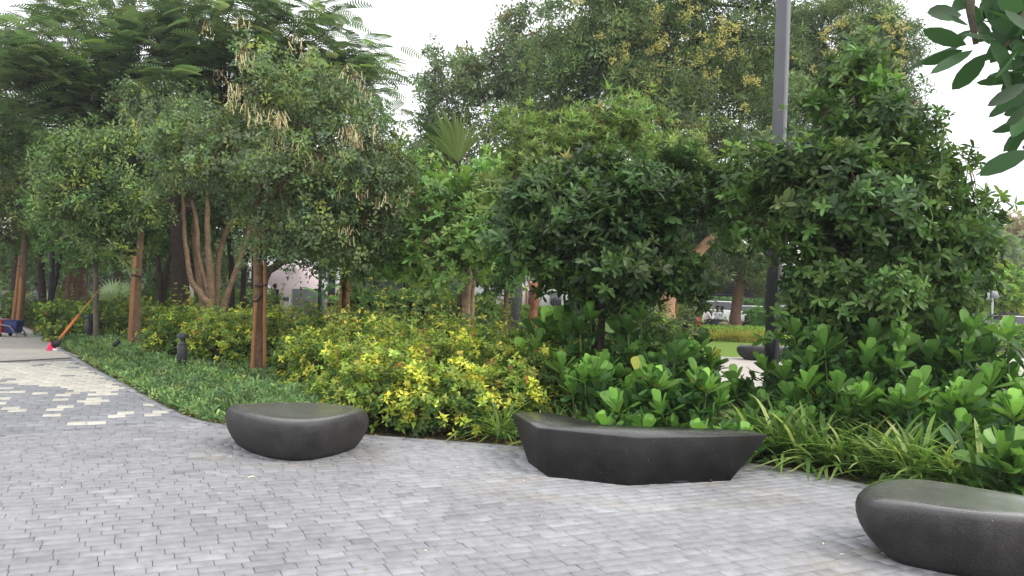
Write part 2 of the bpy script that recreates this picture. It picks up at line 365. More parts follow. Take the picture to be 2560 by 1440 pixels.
# ------------------------------------------------------------------ ground
EDGE_PX = [(-60, 792), (60, 815), (118, 846), (165, 878), (250, 928), (320, 964), (400, 1010), (480, 1046), (560, 1064), (740, 1078), (920, 1088), (1100, 1101), (1290, 1115), (1600, 1134), (1880, 1157), (2060, 1188), (2160, 1211), (2350, 1252), (2560, 1310), (2900, 1420)]
EDGE = np.array([PZ(*q)[:2] for q in EDGE_PX])
def ground_mat():
    m, t, b, o = new_mat("soil"); tc = t.nodes.new("ShaderNodeTexCoord")
    n = t.nodes.new("ShaderNodeTexNoise"); n.inputs['Scale'].default_value = .6; n.inputs['Detail'].default_value = 8
    n2 = t.nodes.new("ShaderNodeTexNoise"); n2.inputs['Scale'].default_value = 25; n2.inputs['Detail'].default_value = 5
    t.links.new(tc.outputs['Object'], n.inputs['Vector']); t.links.new(tc.outputs['Object'], n2.inputs['Vector'])
    r = t.nodes.new("ShaderNodeValToRGB"); r.color_ramp.elements[0].position = .35; r.color_ramp.elements[0].color = (.10, .07, .04, 1)
    r.color_ramp.elements[1].position = .62; r.color_ramp.elements[1].color = (.05, .075, .028, 1)
    r2 = t.nodes.new("ShaderNodeValToRGB"); r2.color_ramp.elements[0].color = (.5, .5, .5, 1); r2.color_ramp.elements[1].color = (1.4, 1.4, 1.4, 1)
    mu = t.nodes.new("ShaderNodeMix"); mu.data_type = 'RGBA'; mu.blend_type = 'MULTIPLY'; mu.inputs[0].default_value = 1
    t.links.new(n.outputs['Fac'], r.inputs[0]); t.links.new(n2.outputs['Fac'], r2.inputs[0]); t.links.new(r.outputs[0], mu.inputs[6]); t.links.new(r2.outputs[0], mu.inputs[7])
    t.links.new(mu.outputs[2], b.inputs['Base Color']); b.inputs['Roughness'].default_value = .95
    bp = t.nodes.new("ShaderNodeBump"); bp.inputs['Strength'].default_value = .6; bp.inputs['Distance'].default_value = .03
    t.links.new(n2.outputs['Fac'], bp.inputs['Height']); t.links.new(bp.outputs[0], b.inputs['Normal'])
    return m
sheet("ground", [(-600, -60), (600, -60), (600, 900), (-600, 900)], -0.03, ground_mat())
# joints sheet under the pavers; paving polygon = everything on the camera's side of the bed edge
PLAZA = [tuple(p) for p in EDGE] + [(9, -3), (-16, -3), (-22, 12), (-20, 24)]
sheet("paving_bed", PLAZA, -0.012, plain_mat("joint_sand", (.235, .23, .225), .95, .2, .25, 20))
v1, v2 = PZ(1500, 1411), PZ(1670, 1377); BA = math.atan2(v2[1]-v1[1], v2[0]-v1[0])
v1, v2 = PZ(900, 1366), PZ(1050, 1355); BA = (BA + math.atan2(v2[1]-v1[1], v2[0]-v1[0]))/2
def edge_dist(x, y):
    dmin = np.full(len(x), 1e9)
    for (a, b) in zip(EDGE[:-1], EDGE[1:]):
        ab = b-a; t = np.clip(((x-a[0])*ab[0]+(y-a[1])*ab[1])/(ab@ab), 0, 1)
        dmin = np.minimum(dmin, np.hypot(x-a[0]-t*ab[0], y-a[1]-t*ab[1]))
    return dmin
def pavers(name, bw, bh, region, colfun, ang, run=.5, gap=.0017, xr=(-18, 8), yr=(2, 24), bevel=.004):
    ca, sa = math.cos(ang), math.sin(ang)
    uu, vv, ww = [], [], []
    for j_ in range(int(-26/bh), int(22/bh)):
        n_ = int(52/bw); lens = bw*(rng.choice([1, 1, 1, .8, 1.2, .66], n_) if run == .5 and bh < .15 else np.ones(n_)); e_ = np.cumsum(lens)-26+rng.uniform(0, bw)*(1 if bh < .15 else 0)+((j_ % 2)*.5*bw if bh >= .15 else 0)
        uu.append(e_-lens/2); ww.append(lens/bw); vv.append(np.full(n_, j_*bh))
    u, v, wsc = np.concatenate(uu), np.concatenate(vv), np.concatenate(ww)
    x = u*ca - v*sa; y = u*sa + v*ca + 8
    m = (x > xr[0]) & (x < xr[1]) & (y > yr[0]) & (y < yr[1])
    x, y, wsc = x[m], y[m], wsc[m]; m = in_poly(x, y, PLAZA) & (edge_dist(x, y) > .11) & region(x, y); x, y, wsc = x[m], y[m], wsc[m]; N = len(x)
    hw, hh = bw/2-gap, bh/2-gap; b = bevel
    tv = np.array([(-hw, -hh, -.012), (hw, -hh, -.012), (hw, hh, -.012), (-hw, hh, -.012), (-hw, -hh, -b), (hw, -hh, -b), (hw, hh, -b), (-hw, hh, -b), (-hw+b, -hh+b, 0), (hw-b, -hh+b, 0), (hw-b, hh-b, 0), (-hw+b, hh-b, 0)], float)
    fs = [(8, 9, 10, 11)] + [(i, (i+1) % 4, 4+(i+1) % 4, 4+i) for i in range(4)] + [(4+i, 4+(i+1) % 4, 8+(i+1) % 4, 8+i) for i in range(4)]
    tpl = (tv, np.concatenate([np.array(f) for f in fs]), np.array([4]*9))
    a = ang + rng.normal(0, .004, N); tx, ty = rng.normal(0, .006, N), rng.normal(0, .009, N)
    X = np.stack([np.cos(a), np.sin(a), tx], 1); n = nrm(np.stack([-tx, -ty, np.ones(N)], 1)); Y = np.cross(n, X)
    g = Geo(); g.scatter(tpl, np.stack([x, y, rng.normal(0, .0012, N)], 1), np.stack([X, Y, n], 2), 1.0, colfun(x, y), wsc)
    o = g.build(name, M_PAVER); tag(o, None, None, None, 'structure'); return o
la = PZ(0, 1092)[:2]; lb = PZ(470, 1048)[:2]
def side(x, y, a, b): return (b[0]-a[0])*(y-a[1]) - (b[1]-a[1])*(x-a[0])
ca_, cb_ = PZ(0, 908)[:2], PZ(230, 898)[:2]
def col_grey(x, y):
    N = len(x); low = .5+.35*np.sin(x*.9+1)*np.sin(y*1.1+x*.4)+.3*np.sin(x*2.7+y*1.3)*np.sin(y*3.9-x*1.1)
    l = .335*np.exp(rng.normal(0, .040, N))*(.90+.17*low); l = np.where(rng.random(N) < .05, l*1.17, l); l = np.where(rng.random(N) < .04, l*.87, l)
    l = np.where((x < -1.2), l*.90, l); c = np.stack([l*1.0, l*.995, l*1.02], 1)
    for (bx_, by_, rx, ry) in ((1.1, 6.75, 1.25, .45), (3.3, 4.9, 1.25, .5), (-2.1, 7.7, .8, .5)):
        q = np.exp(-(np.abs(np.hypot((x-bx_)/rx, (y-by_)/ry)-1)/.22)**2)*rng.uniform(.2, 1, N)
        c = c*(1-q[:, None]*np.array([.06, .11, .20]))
    return c
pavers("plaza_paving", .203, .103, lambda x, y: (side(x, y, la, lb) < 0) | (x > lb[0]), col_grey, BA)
def col_mix(x, y):
    row = H_EYE*F_PX/y; t = (398-row)/(398-282)
    pr = np.clip(.08+.25*np.maximum(t, 0)**1.5, 0, .30); pr = np.where(t > 1.0, np.clip(.32+(t-1)*3.5, 0, .965), pr); pr = np.where(t < .04, 0, pr)
    cream = rng.random(len(x)) < pr; l = np.exp(rng.normal(0, .04, len(x)))
    g = np.stack([.255*l, .257*l, .272*l], 1); c = np.stack([.53*l, .505*l, .435*l], 1)
    return np.where(cream[:, None], c, g)
pavers("path_tiles", .20, .23, lambda x, y: (side(x, y, la, lb) > .03) & (x < lb[0]) & (side(x, y, ca_, cb_) < 0), col_mix, BA, .5, .0025, (-18, 8), (6, 24), .001)
# light concrete further on, poured as one sheet with saw-cut joints
g = Geo(); q = [PZ(-1500, 990), PZ(-400, 925), PZ(203, 893)] + [PZ(*e) for e in EDGE_PX[3::-1]] + [np.array([-21, 26, 0]), np.array([-40, 30, 0])]
g.add([(p[0], p[1], .003) for p in q], [tuple(range(len(q)))], (.44, .41, .36))
ju = nrm(PZ(203, 893)-PZ(0, 903)); jv = np.array([-ju[1], ju[0], 0])
for k in range(4):
    a = PZ(195, 893)+jv*k*2.4-ju*(.15+.55*k); b_ = a-ju*14; g.add([a+[0, 0, .004], a+jv*.02+[0, 0, .004], b_+jv*.02+[0, 0, .004], b_+[0, 0, .004]], [(0, 1, 2, 3)], (.22, .21, .19))
tag(g.build("concrete_path", M_PAVER), None, None, None, 'structure')
# flush border strip along the planting
g = Geo()
Ev = []; acc = 0
seg = np.linalg.norm(np.diff(EDGE, axis=0), axis=1); cum = np.concatenate([[0], np.cumsum(seg)]); tot = cum[-1]
s0 = 0.0
while s0 < tot-.5:
    s1 = s0+.5; a = np.array([np.interp(s0+.003, cum, EDGE[:, i]) for i in (0, 1)]); b = np.array([np.interp(s1-.003, cum, EDGE[:, i]) for i in (0, 1)])
    t = nrm(b-a); n = np.array([t[1], -t[0]]); w = .10; l = .30*math.exp(rng.normal(0, .07))
    q = [a, b, b+n*w, a+n*w]
    poly_prism(g, [(p[0], p[1], -.05) for p in q], [(p[0], p[1], .006) for p in q], (l*.97, l*.97, l))
    s0 = s1
tag(g.build("border_strip", M_PAVER), None, None, None, 'structure')
# far beige plaza and lawn behind the planting on the right
M_BEIGE = attr_mat("beige_concrete", .8, .5, .08, .1, .3, 30)
g = Geo(); q = [PZ(1700, 985), PZ(2800, 1050), PZ(2800, 905), PZ(2300, 885), PZ(1700, 875)]; g.add([(p[0], p[1], -.012) for p in q], [(0, 1, 2, 3, 4)], (.50, .455, .40))
tag(g.build("far_plaza", M_BEIGE), None, None, None, 'structure')
M_LAWN = plain_mat("lawn_grass", (.17, .27, .035), .9, .2, .18, 40, 0, .5)
sheet("lawn", [PZ(1500, 905), PZ(1700, 888)] + [PZ(2250, 902), PZ(2500, 895), PZ(2500, 842), PZ(1500, 833)], -.008, M_LAWN)

# ------------------------------------------------------------------ benches
def bench_mat(k=1.0, name="bench_stone"):
    m, t, b, o = new_mat(name); tc = t.nodes.new("ShaderNodeTexCoord")
    n = t.nodes.new("ShaderNodeTexNoise"); n.inputs['Scale'].default_value = 5; n.inputs['Detail'].default_value = 8; n.inputs['Roughness'].default_value = .6
    t.links.new(tc.outputs['Object'], n.inputs['Vector'])
    r = t.nodes.new("ShaderNodeValToRGB"); r.color_ramp.elements[0].position = .3; r.color_ramp.elements[0].color = (.020*k, .0195*k, .0200*k, 1)
    r.color_ramp.elements[1].position = .75; r.color_ramp.elements[1].color = (.056*k, .052*k, .049*k, 1)
    t.links.new(n.outputs['Fac'], r.inputs[0])
    # pale specks
    v = t.nodes.new("ShaderNodeTexVoronoi"); v.inputs['Scale'].default_value = 17; t.links.new(tc.outputs['Object'], v.inputs['Vector'])
    lt = t.nodes.new("ShaderNodeMath"); lt.operation = 'LESS_THAN'; lt.inputs[1].default_value = .05; t.links.new(v.outputs['Distance'], lt.inputs[0])
    mx = t.nodes.new("ShaderNodeMix"); mx.data_type = 'RGBA'; mx.inputs[7].default_value = (.22, .21, .20, 1)
    t.links.new(lt.outputs[0], mx.inputs[0]); t.links.new(r.outputs[0], mx.inputs[6])
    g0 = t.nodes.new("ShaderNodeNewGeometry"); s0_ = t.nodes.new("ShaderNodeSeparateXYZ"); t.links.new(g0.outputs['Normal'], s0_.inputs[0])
    du = t.nodes.new("ShaderNodeMapRange"); du.inputs[1].default_value = .80; du.inputs[2].default_value = .995; du.inputs[4].default_value = .9; t.links.new(s0_.outputs['Z'], du.inputs[0])  # sky sheen of the bench top put into the colour: up-facing faces paler
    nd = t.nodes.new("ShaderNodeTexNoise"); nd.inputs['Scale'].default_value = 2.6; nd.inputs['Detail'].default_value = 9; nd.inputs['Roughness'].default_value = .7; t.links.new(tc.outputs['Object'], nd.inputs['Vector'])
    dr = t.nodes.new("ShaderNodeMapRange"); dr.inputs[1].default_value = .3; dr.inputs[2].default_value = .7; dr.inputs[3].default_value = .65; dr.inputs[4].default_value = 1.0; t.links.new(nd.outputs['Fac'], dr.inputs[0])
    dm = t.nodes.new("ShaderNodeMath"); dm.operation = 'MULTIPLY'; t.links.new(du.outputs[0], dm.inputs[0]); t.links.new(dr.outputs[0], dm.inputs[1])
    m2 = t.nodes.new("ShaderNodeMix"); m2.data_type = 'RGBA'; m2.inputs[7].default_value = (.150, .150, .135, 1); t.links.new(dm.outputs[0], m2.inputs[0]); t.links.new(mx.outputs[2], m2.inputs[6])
    np_ = t.nodes.new("ShaderNodeTexNoise"); np_.inputs['Scale'].default_value = 130; np_.inputs['Detail'].default_value = 3; t.links.new(tc.outputs['Object'], np_.inputs['Vector'])
    pr_ = t.nodes.new("ShaderNodeMapRange"); pr_.inputs[1].default_value = .3; pr_.inputs[2].default_value = .7; pr_.inputs[3].default_value = .55; pr_.inputs[4].default_value = 1.5; t.links.new(np_.outputs['Fac'], pr_.inputs[0])
    pm = t.nodes.new("ShaderNodeVectorMath"); pm.operation = 'SCALE'; t.links.new(m2.outputs[2], pm.inputs[0]); t.links.new(pr_.outputs[0], pm.inputs['Scale']); t.links.new(pm.outputs[0], b.inputs['Base Color'])
    rr = t.nodes.new("ShaderNodeMapRange"); rr.inputs[3].default_value = .14; rr.inputs[4].default_value = .30; t.links.new(n.outputs['Fac'], rr.inputs[0])
    # polished top, rougher cast sides
    ge = t.nodes.new("ShaderNodeNewGeometry"); sx = t.nodes.new("ShaderNodeSeparateXYZ"); t.links.new(ge.outputs['Normal'], sx.inputs[0])
    m1 = t.nodes.new("ShaderNodeMapRange"); m1.inputs[1].default_value = .55; m1.inputs[2].default_value = .95; m1.inputs[3].default_value = .38; m1.inputs[4].default_value = 0
    t.links.new(sx.outputs['Z'], m1.inputs[0]); ad = t.nodes.new("ShaderNodeMath"); t.links.new(rr.outputs[0], ad.inputs[0]); t.links.new(m1.outputs[0], ad.inputs[1])
    t.links.new(ad.outputs[0], b.inputs['Roughness'])
    n2 = t.nodes.new("ShaderNodeTexNoise"); n2.inputs['Scale'].default_value = 70; n2.inputs['Detail'].default_value = 4; t.links.new(tc.outputs['Object'], n2.inputs['Vector'])
    bs = t.nodes.new("ShaderNodeMapRange"); bs.inputs[1].default_value = 0; bs.inputs[2].default_value = .40; bs.inputs[3].default_value = .03; bs.inputs[4].default_value = .9; t.links.new(m1.outputs[0], bs.inputs[0])
    bp = t.nodes.new("ShaderNodeBump"); bp.inputs['Distance'].default_value = .006; t.links.new(bs.outputs[0], bp.inputs['Strength'])
    t.links.new(n2.outputs['Fac'], bp.inputs['Height']); t.links.new(bp.outputs[0], b.inputs['Normal'])
    sp_ = t.nodes.new('ShaderNodeMapRange'); sp_.inputs[1].default_value = 0; sp_.inputs[2].default_value = .40; sp_.inputs[3].default_value = 1.0; sp_.inputs[4].default_value = .22
    t.links.new(m1.outputs[0], sp_.inputs[0]); t.links.new(sp_.outputs[0], b.inputs['Specular IOR Level'])
    return m
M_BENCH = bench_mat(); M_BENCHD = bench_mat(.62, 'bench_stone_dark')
def closed_curve(pts, n=72):
    pts = np.asarray(pts, float); m = len(pts); t = np.linspace(0, m, n, endpoint=False); i = t.astype(int); u = (t-i)[:, None]
    p0, p1, p2, p3 = pts[(i-1) % m], pts[i % m], pts[(i+1) % m], pts[(i+2) % m]
    return .5*((2*p1)+(-p0+p2)*u+(2*p0-5*p1+4*p2-p3)*u*u+(-p0+3*p1-3*p2+p3)*u**3)
def pebble(name, label, outline, h, cat="bench", foot=.72, group=None):
    o2 = closed_curve(outline); c = o2.mean(0); g = Geo()
    size = np.linalg.norm(o2-c, axis=1).mean()
    prof = []
    for a in np.linspace(0, 1, 9):          # foot to widest
        z = a*.68; prof.append((foot + (1-foot)*math.sin(a*math.pi/2)**.85, z))
    for a in np.linspace(.12, 1, 9):        # shoulder roll
        th = a*math.pi/2; prof.append((1-.20*(1-math.cos(th)), .68+.32*math.sin(th)*1.0))
    prof += [(.62, .998), (.4, .99), (.15, .985)]
    V = []; n = len(o2)
    for s, z in prof:
        q = c + (o2-c)*s; V.append(np.column_stack([q, np.full(n, z*h)]))
    m = len(prof); Fc = []
    for i in range(m-1):
        for j in range(n): Fc.append((i*n+j, i*n+(j+1) % n, (i+1)*n+(j+1) % n, (i+1)*n+j))
    Fc.append(tuple(range(n-1, -1, -1))); Fc.append(tuple(range((m-1)*n, m*n)))
    base = np.array([c[0], c[1], 0]); g.add(np.concatenate(V), Fc)
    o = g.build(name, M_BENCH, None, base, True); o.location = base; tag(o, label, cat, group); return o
def zz(px, py, z): return PZ(px, py, z)[:2]
ZT = .40
pebble("stone_bench", "rounded dark stone bench like a flat pebble in front of the yellow-leaved bushes",
       [zz(563, 1032, .3), zz(600, 1012, .38), zz(700, 1006, .38), zz(820, 1010, .38), zz(900, 1022, .36), zz(922, 1044, .3), zz(890, 1058, .3), zz(815, 1074, .3), zz(735, 1079, .3), zz(655, 1070, .3), zz(590, 1050, .3)], ZT, group=None, foot=.83)
pebble("stone_bench", "large rounded dark stone bench cut off by the right edge of the photo",
       [(x_+.09, y_) for x_, y_ in [(2.28, 5.15), (2.45, 5.60), (2.85, 5.80), (3.25, 5.52), (3.65, 5.2), (4.1, 5.02), (4.35, 4.86), (4.1, 4.70), (3.5, 4.64), (2.9, 4.72), (2.5, 4.90)]], .42, foot=.80)
bx, by = PZ(1915, 900)[:2]
pebble("stone_bench", "small far rounded dark bench on the beige plaza beside the lawn",
       [(bx-.85, by), (bx-.7, by+.35), (bx, by+.5), (bx+.7, by+.4), (bx+.95, by), (bx+.5, by-.35), (bx-.1, by-.45), (bx-.65, by-.3)], .42)
# faceted bench
topz = .42
tp = [(1280, 1031), (1342, 1069), (1597, 1094), (1919, 1086), (1875, 1075), (1750, 1071), (1600, 1066), (1500, 1061), (1433, 1044), (1371, 1030)]
T = [PZ(px, py, topz) for px, py in tp]
Bt = [PZ(1321, 1156), PZ(1369, 1192), PZ(1567, 1214), PZ(1825, 1202)]
cen = np.mean(T, axis=0)
for q in T[4:]:
    Bt.append(np.array([cen[0]*.22+q[0]*.78, q[1]-.13, 0]))
g = Geo(); b = .012
def inset(Q, k): 
    c = np.mean(Q, axis=0); return [np.array([p[0]+(c[0]-p[0])*k, p[1]+(c[1]-p[1])*k, p[2]]) for p in Q]
n = len(T); V = []
foot_ = [np.array([p[0], p[1], .0]) for p in Bt]
T1 = [p+np.array([0, 0, -.016]) for p in T]; T2 = inset(T, .014)
V = foot_+T1+T2; Fc = [tuple(range(n-1, -1, -1)), tuple(range(2*n, 3*n))]
for r_ in range(2):
    for j in range(n): Fc.append((r_*n+j, r_*n+(j+1) % n, (r_+1)*n+(j+1) % n, (r_+1)*n+j))
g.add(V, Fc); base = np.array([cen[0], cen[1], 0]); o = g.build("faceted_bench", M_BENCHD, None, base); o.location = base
tag(o, "long dark angular stone bench with sharp facets between the two rounded benches", "bench")
def slot(a, w):   # drainage notch at the foot of the front
    q0 = np.array(Bt[2]); q1 = np.array(Bt[3]); d = nrm(q1-q0); p = q0+(q1-q0)*a; n_ = np.array([d[1], -d[0], 0])
    g = Geo(); box(g, p+n_*.0+np.array([0, 0, .011]), (w, .026, .022), math.atan2(d[1], d[0])); s = g.build("drain_notch", M_BLACK, o, base); return s
slot(.50, .14); slot(.80, .03)

# ------------------------------------------------------------------ lamp posts and bollards
def post(name, label, px, d, w, h, kind="square", lean=0):
    base = GD(px, d); root = thing(name, label, "lamp post", base); g = Geo()
    if kind == "square": box(g, base+np.array([0, 0, h/2]), (w*.83, w*.83, h), -.36-math.atan2(base[0], base[1]), bev=.006)
    else: tube(g, [base, base+np.array([0, 0, h])], w/2, 14)
    g.build("pole", M_POST if kind == "square" else M_DARK, root, base, False)
    if kind == "square" and h > 5:
        an = -.36-math.atan2(base[0], base[1])
        g = Geo(); box(g, base+np.array([math.sin(an)*w*.42, -math.cos(an)*w*.42, .95]), (w*.5, .012, .42), an, bev=.004); g.build("service_hatch", M_DARK, root, base)
    g = Geo(); box(g, base+np.array([0, 0, .02]), (w*1.8, w*1.8, .03), .25); g.build("base_plate", M_DARK, root, base)
    g = Geo()
    if kind == "tee": box(g, base+np.array([0, 0, h+.04]), (1.7, .2, .05), 0, bev=.02); g.build("lamp_head", M_DARK, root, base)
    else: box(g, base+np.array([0, -.5, h+.05]), (.3, 1.3, .1), 0, bev=.02); g.build("lamp_head", M_DARK, root, base)
    return root
post("lamp_post", "tall thick grey square lamp post rising behind the bushy tree on the right", 1925, 12.5, .215, 8.5)
post("lamp_post", "thin dark lamp post among the dim trunks at the far left", 124, 27, .17, 6.0, "round")
post("lamp_post", "thin black lamp post in front of the pink parasol", 796, 33, .14, 5.0, "round")
post("lamp_post", "thin dark pole between the parked cars and the thick lamp post", 1912, 44, .17, 5.0, "round")
post("lamp_post", "grey square post standing behind the slim tree trunk in the middle distance", 1287, 27, .32, 4.2)
post("lamp_post", "distant lamp post with a flat T-shaped head against the white sky", 2487, 48, .24, 7.3, "tee")
def bollard(label, px, d, h=.74, r=.085):
    base = GD(px, d); root = thing("bollard_light", label, "bollard light", base, "bollard lights along the planting"); s = h/.74
    g = Geo(); lathe(g, base, [(r, -.02), (r, .53*s), (r*.95, .54*s)], 28); g.build("body", M_DARK, root, base, False)
    g = Geo(); lathe(g, base, [(r*.94, .54*s), (r*.62, .585*s), (r*.55, .59*s), (r*.55, .645*s), (r*.62, .655*s)], 28); g.build("neck", M_DARK, root, base, False)
    g = Geo(); lathe(g, base, [(r*.62, .655*s), (r*1.16, .66*s), (r*1.2, .672*s), (r*1.2, .725*s), (r*1.14, .74*s), (0.01, .742*s)], 22); g.build("cap", M_DARK, root, base, False)
    return root
bollard("dark bollard light nearest the camera, at the edge of the ground cover", 453, 13.9)
bollard("dark bollard light beside the leaning pink broom", 219, 20.2)
bollard("dark bollard light standing beyond the mop cart by the far bushes", 98, 27.5)
bollard("small dark bollard light poking out of the grass behind the yellow bushes", 1362, 19.5, .95)
bollard("far dark bollard light just right of the thick lamp post", 1966, 33, .9)
base = GD(289, 16.6); root = thing("garden_spotlight", "small black spotlight on a spike in the ground cover", "spotlight", base)
g = Geo(); tube(g, [base, base+np.array([0, 0, .28])], .012, 8); g.build("spike", M_BLACK, root, base)
g = Geo(); tube(g, [base+np.array([-.03, -.04, .26]), base+np.array([.03, .06, .36])], .045, 12); g.build("lamp_head", M_BLACK, root, base)

# ------------------------------------------------------------------ tree stakes
C_ST = (.30, .15, .07)
def stake(label, p0, p1, r=.035, tie=None):
    """p0,p1: (px,d) at the ground, (px,py,d) at the top"""
    a = GD(*p0); b = P(*p1); root = thing("tree_stake", label, "tree stake", a, "wooden stakes supporting the young trees")
    g = Geo(); pts = np.linspace(a-np.array([0, 0, .05]), b, 7); tube(g, pts+rng.normal(0, .002, pts.shape), r*(1+rng.normal(0, .03, 7)), 12, np.array(C_ST)*math.exp(rng.normal(0, .12))); g.build("post", M_STAKE, root, a, True)
    if tie:
        for (frac, to) in tie:
            q = a+(b-a)*frac; e = P(*to); dirv = nrm(e-q); 
            g = Geo(); t = np.linspace(0, 2*math.pi, 14); 
            side_ = nrm(np.cross(dirv, [0, 0, 1])); L = np.linalg.norm(e-q)+.05
            pts = [q + dirv*(L/2 + math.cos(u)*(L/2+r+.015)) + side_*math.sin(u)*(r+.02) for u in t]
            tube(g, pts, .018, 6, (.01, .01, .01), False); g.build("tie", M_BLACK, root, a)
    return root
stake("left wooden stake of the tree behind the pebble bench", (629, 13.9), (640, 746, 14.0), .031, [(.98, (650, 740, 14.1))])
stake("tall reddish wooden stake right of the tree behind the pebble bench", (661, 13.95), (663, 640, 13.95), .032, [(.76, (644, 714, 14.1)), (.97, (648, 645, 14.1))])
stake("thick wooden stake of the slim tree by the near bollard", (322, 17.8), (337, 640, 17.8), .045, [(.80, (345, 692, 18.0))])
stake("reddish stake close behind the slim tree by the near bollard", (336, 18.3), (342, 650, 18.3), .04)
stake("leftmost of the three stakes behind the mop cart", (30, 25.5), (51, 640, 25.8), .05, [(.85, (60, 670, 26))])
stake("middle stake of the three behind the mop cart", (43, 25.6), (57, 645, 25.8), .06)
stake("rightmost of the three stakes behind the mop cart", (53, 26.2), (63, 640, 26.3), .045)
stake("left stake of the young tree behind the yellow bushes' tall shoots", (843, 19), (856, 660, 19), .04, [(.75, (858, 712, 19.1))])
stake("right stake of the young tree behind the yellow bushes' tall shoots", (875, 19), (868, 668, 19), .04, [(.75, (860, 712, 19.1))])
for i, (x0, x1, y1, dd, r) in enumerate([(1294, 1296, 722, 44, .07), (1302, 1303, 722, 44, .07), (1318, 1316, 725, 44, .07)]):
    stake(("leftmost", "middle", "rightmost")[i]+" of three thin distant stakes right of the grey square post", (x0, dd), (x1, y1, dd), r)
for x0, x1 in ((1678, 1681), (1691, 1692)):
    stake(("nearer" if x0 < 1685 else "farther")+" thin wooden stake just right of the pale orange trunk", (x0, 34), (x1, 700, 34), .06)

# ------------------------------------------------------------------ trees
def LF(tpl, L, sprigs, per, nl, cols, wts, ang=(25, 85), spread=.12, **k):
    d = dict(tpl=tpl, L=L, sprigs=sprigs, per=per, nl=nl, cols=cols, wts=wts, ang=ang, spread=spread); d.update(k); return d
CERB = lambda sp, **k: LF(T_OVAL, .118, sp, 4, 8, [(.045, .085, .032), (.065, .122, .042), (.10, .165, .060), (.028, .058, .024)], [4, 4, 2, 2], (35, 95), .12, up=.55, outw=.7, mat=M_LEAFG, lum=.16, **k)
# middle dark bushy tree
make_tree("bushy_tree", "dark round bushy tree with whorled oval leaves behind the middle bench",
    [[(1500, None, 10.6, .06), (1505, 760, 10.6, .05), (1520, 640, 10.6, .04)], [(1502, None, 10.65, .04), (1470, 700, 10.7, .03), (1450, 600, 10.7, .025)]],
    [(1400, 520, 10.6, 95), (1530, 510, 10.8, 95), (1660, 500, 10.6, 105), (1325, 575, 10.4, 85), (1480, 605, 10.3, 140), (1625, 605, 10.3, 112), (1470, 690, 10.7, 85), (1580, 690, 10.7, 75), (1385, 655, 10.6, 75), (1510, 560, 11.2, 150), (1310, 490, 10.7, 55)],
    dict(CERB(1250), cols=[(.034, .066, .026), (.048, .092, .034), (.075, .128, .048), (.022, .046, .02)]), bark=BARK_DARK)
# light shoots rising from its top
make_tree("bushy_tree", "lighter thin-leaved tree rising just behind the dark round bushy tree",
    [[(1440, None, 12.5, .05), (1450, 600, 12.5, .035), (1370, 400, 12.5, .02)]],
    [(1345, 350, 12.6, 65), (1430, 370, 12.6, 70), (1575, 290, 12.6, 48), (1545, 380, 12.4, 85), (1640, 390, 12.5, 75), (1330, 430, 12.6, 60), (1700, 430, 12.5, 60), (1440, 450, 12.4, 80), (1570, 250, 12.6, 22), (1250, 440, 12.8, 50), (1290, 320, 12.8, 40), (1480, 320, 12.6, 40)],
    LF(T_LANCE, .12, 560, 4, 9, [(.11, .165, .07), (.14, .20, .085), (.17, .235, .09), (.20, .19, .10)], [4, 4, 2, .2], (25, 75), .13, up=.9), bark=BARK_GREY)
# right bushy tree
make_tree("bushy_tree", "tall conical bushy tree with whorled oval leaves, in front of the thick lamp post",
    [[(2128, None, 9.7, .05), (2127, 800, 9.7, .04), (2135, 600, 9.7, .04), (2140, 350, 9.9, .025)]],
    [(2160, 140, 10.1, 26), (2140, 205, 10.0, 58), (2225, 260, 10.0, 48), (2170, 330, 9.9, 90), (2070, 330, 9.9, 62), (2040, 430, 9.8, 85), (1915, 455, 9.7, 82), (2005, 545, 9.5, 105), (2165, 500, 9.4, 150), (2310, 450, 9.8, 85), (2335, 570, 9.6, 100), (2080, 640, 9.6, 100), (2190, 670, 9.4, 120), (2320, 690, 9.6, 90), (1890, 540, 9.8, 58), (2385, 640, 9.8, 50), (2110, 775, 9.7, 75), (2240, 780, 9.7, 65), (2010, 800, 10, 45), (2330, 770, 9.8, 45), (2150, 560, 10.4, 170), (1850, 410, 9.8, 42), (2270, 340, 10, 42), (2010, 730, 10, 45), (2300, 250, 10.1, 20)],
    CERB(1500), bark=BARK_TAN)
# sprigs poking out of it towards the sky
make_tree("sapling", "thin twiggy sapling with a few leaves against the sky right of the tall conical tree",
    [[(2440, None, 10.5, .02), (2425, 700, 10.5, .015), (2440, 560, 10.5, .01), (2420, 400, 10.5, .006)]],
    [(2430, 410, 10.5, 22), (2330, 300, 10.5, 22), (2400, 480, 10.5, 25), (2370, 380, 10.5, 26), (2470, 545, 10.5, 16), (2425, 620, 10.5, 26), (2440, 680, 10.5, 30), (2340, 215, 10.5, 16)],
    LF(T_OVAL, .10, 34, 2, 6, [(.06, .12, .045), (.085, .15, .06)], [1, 1], (30, 90), .08, up=.6), bark=BARK_GREY, branch_r=.008)
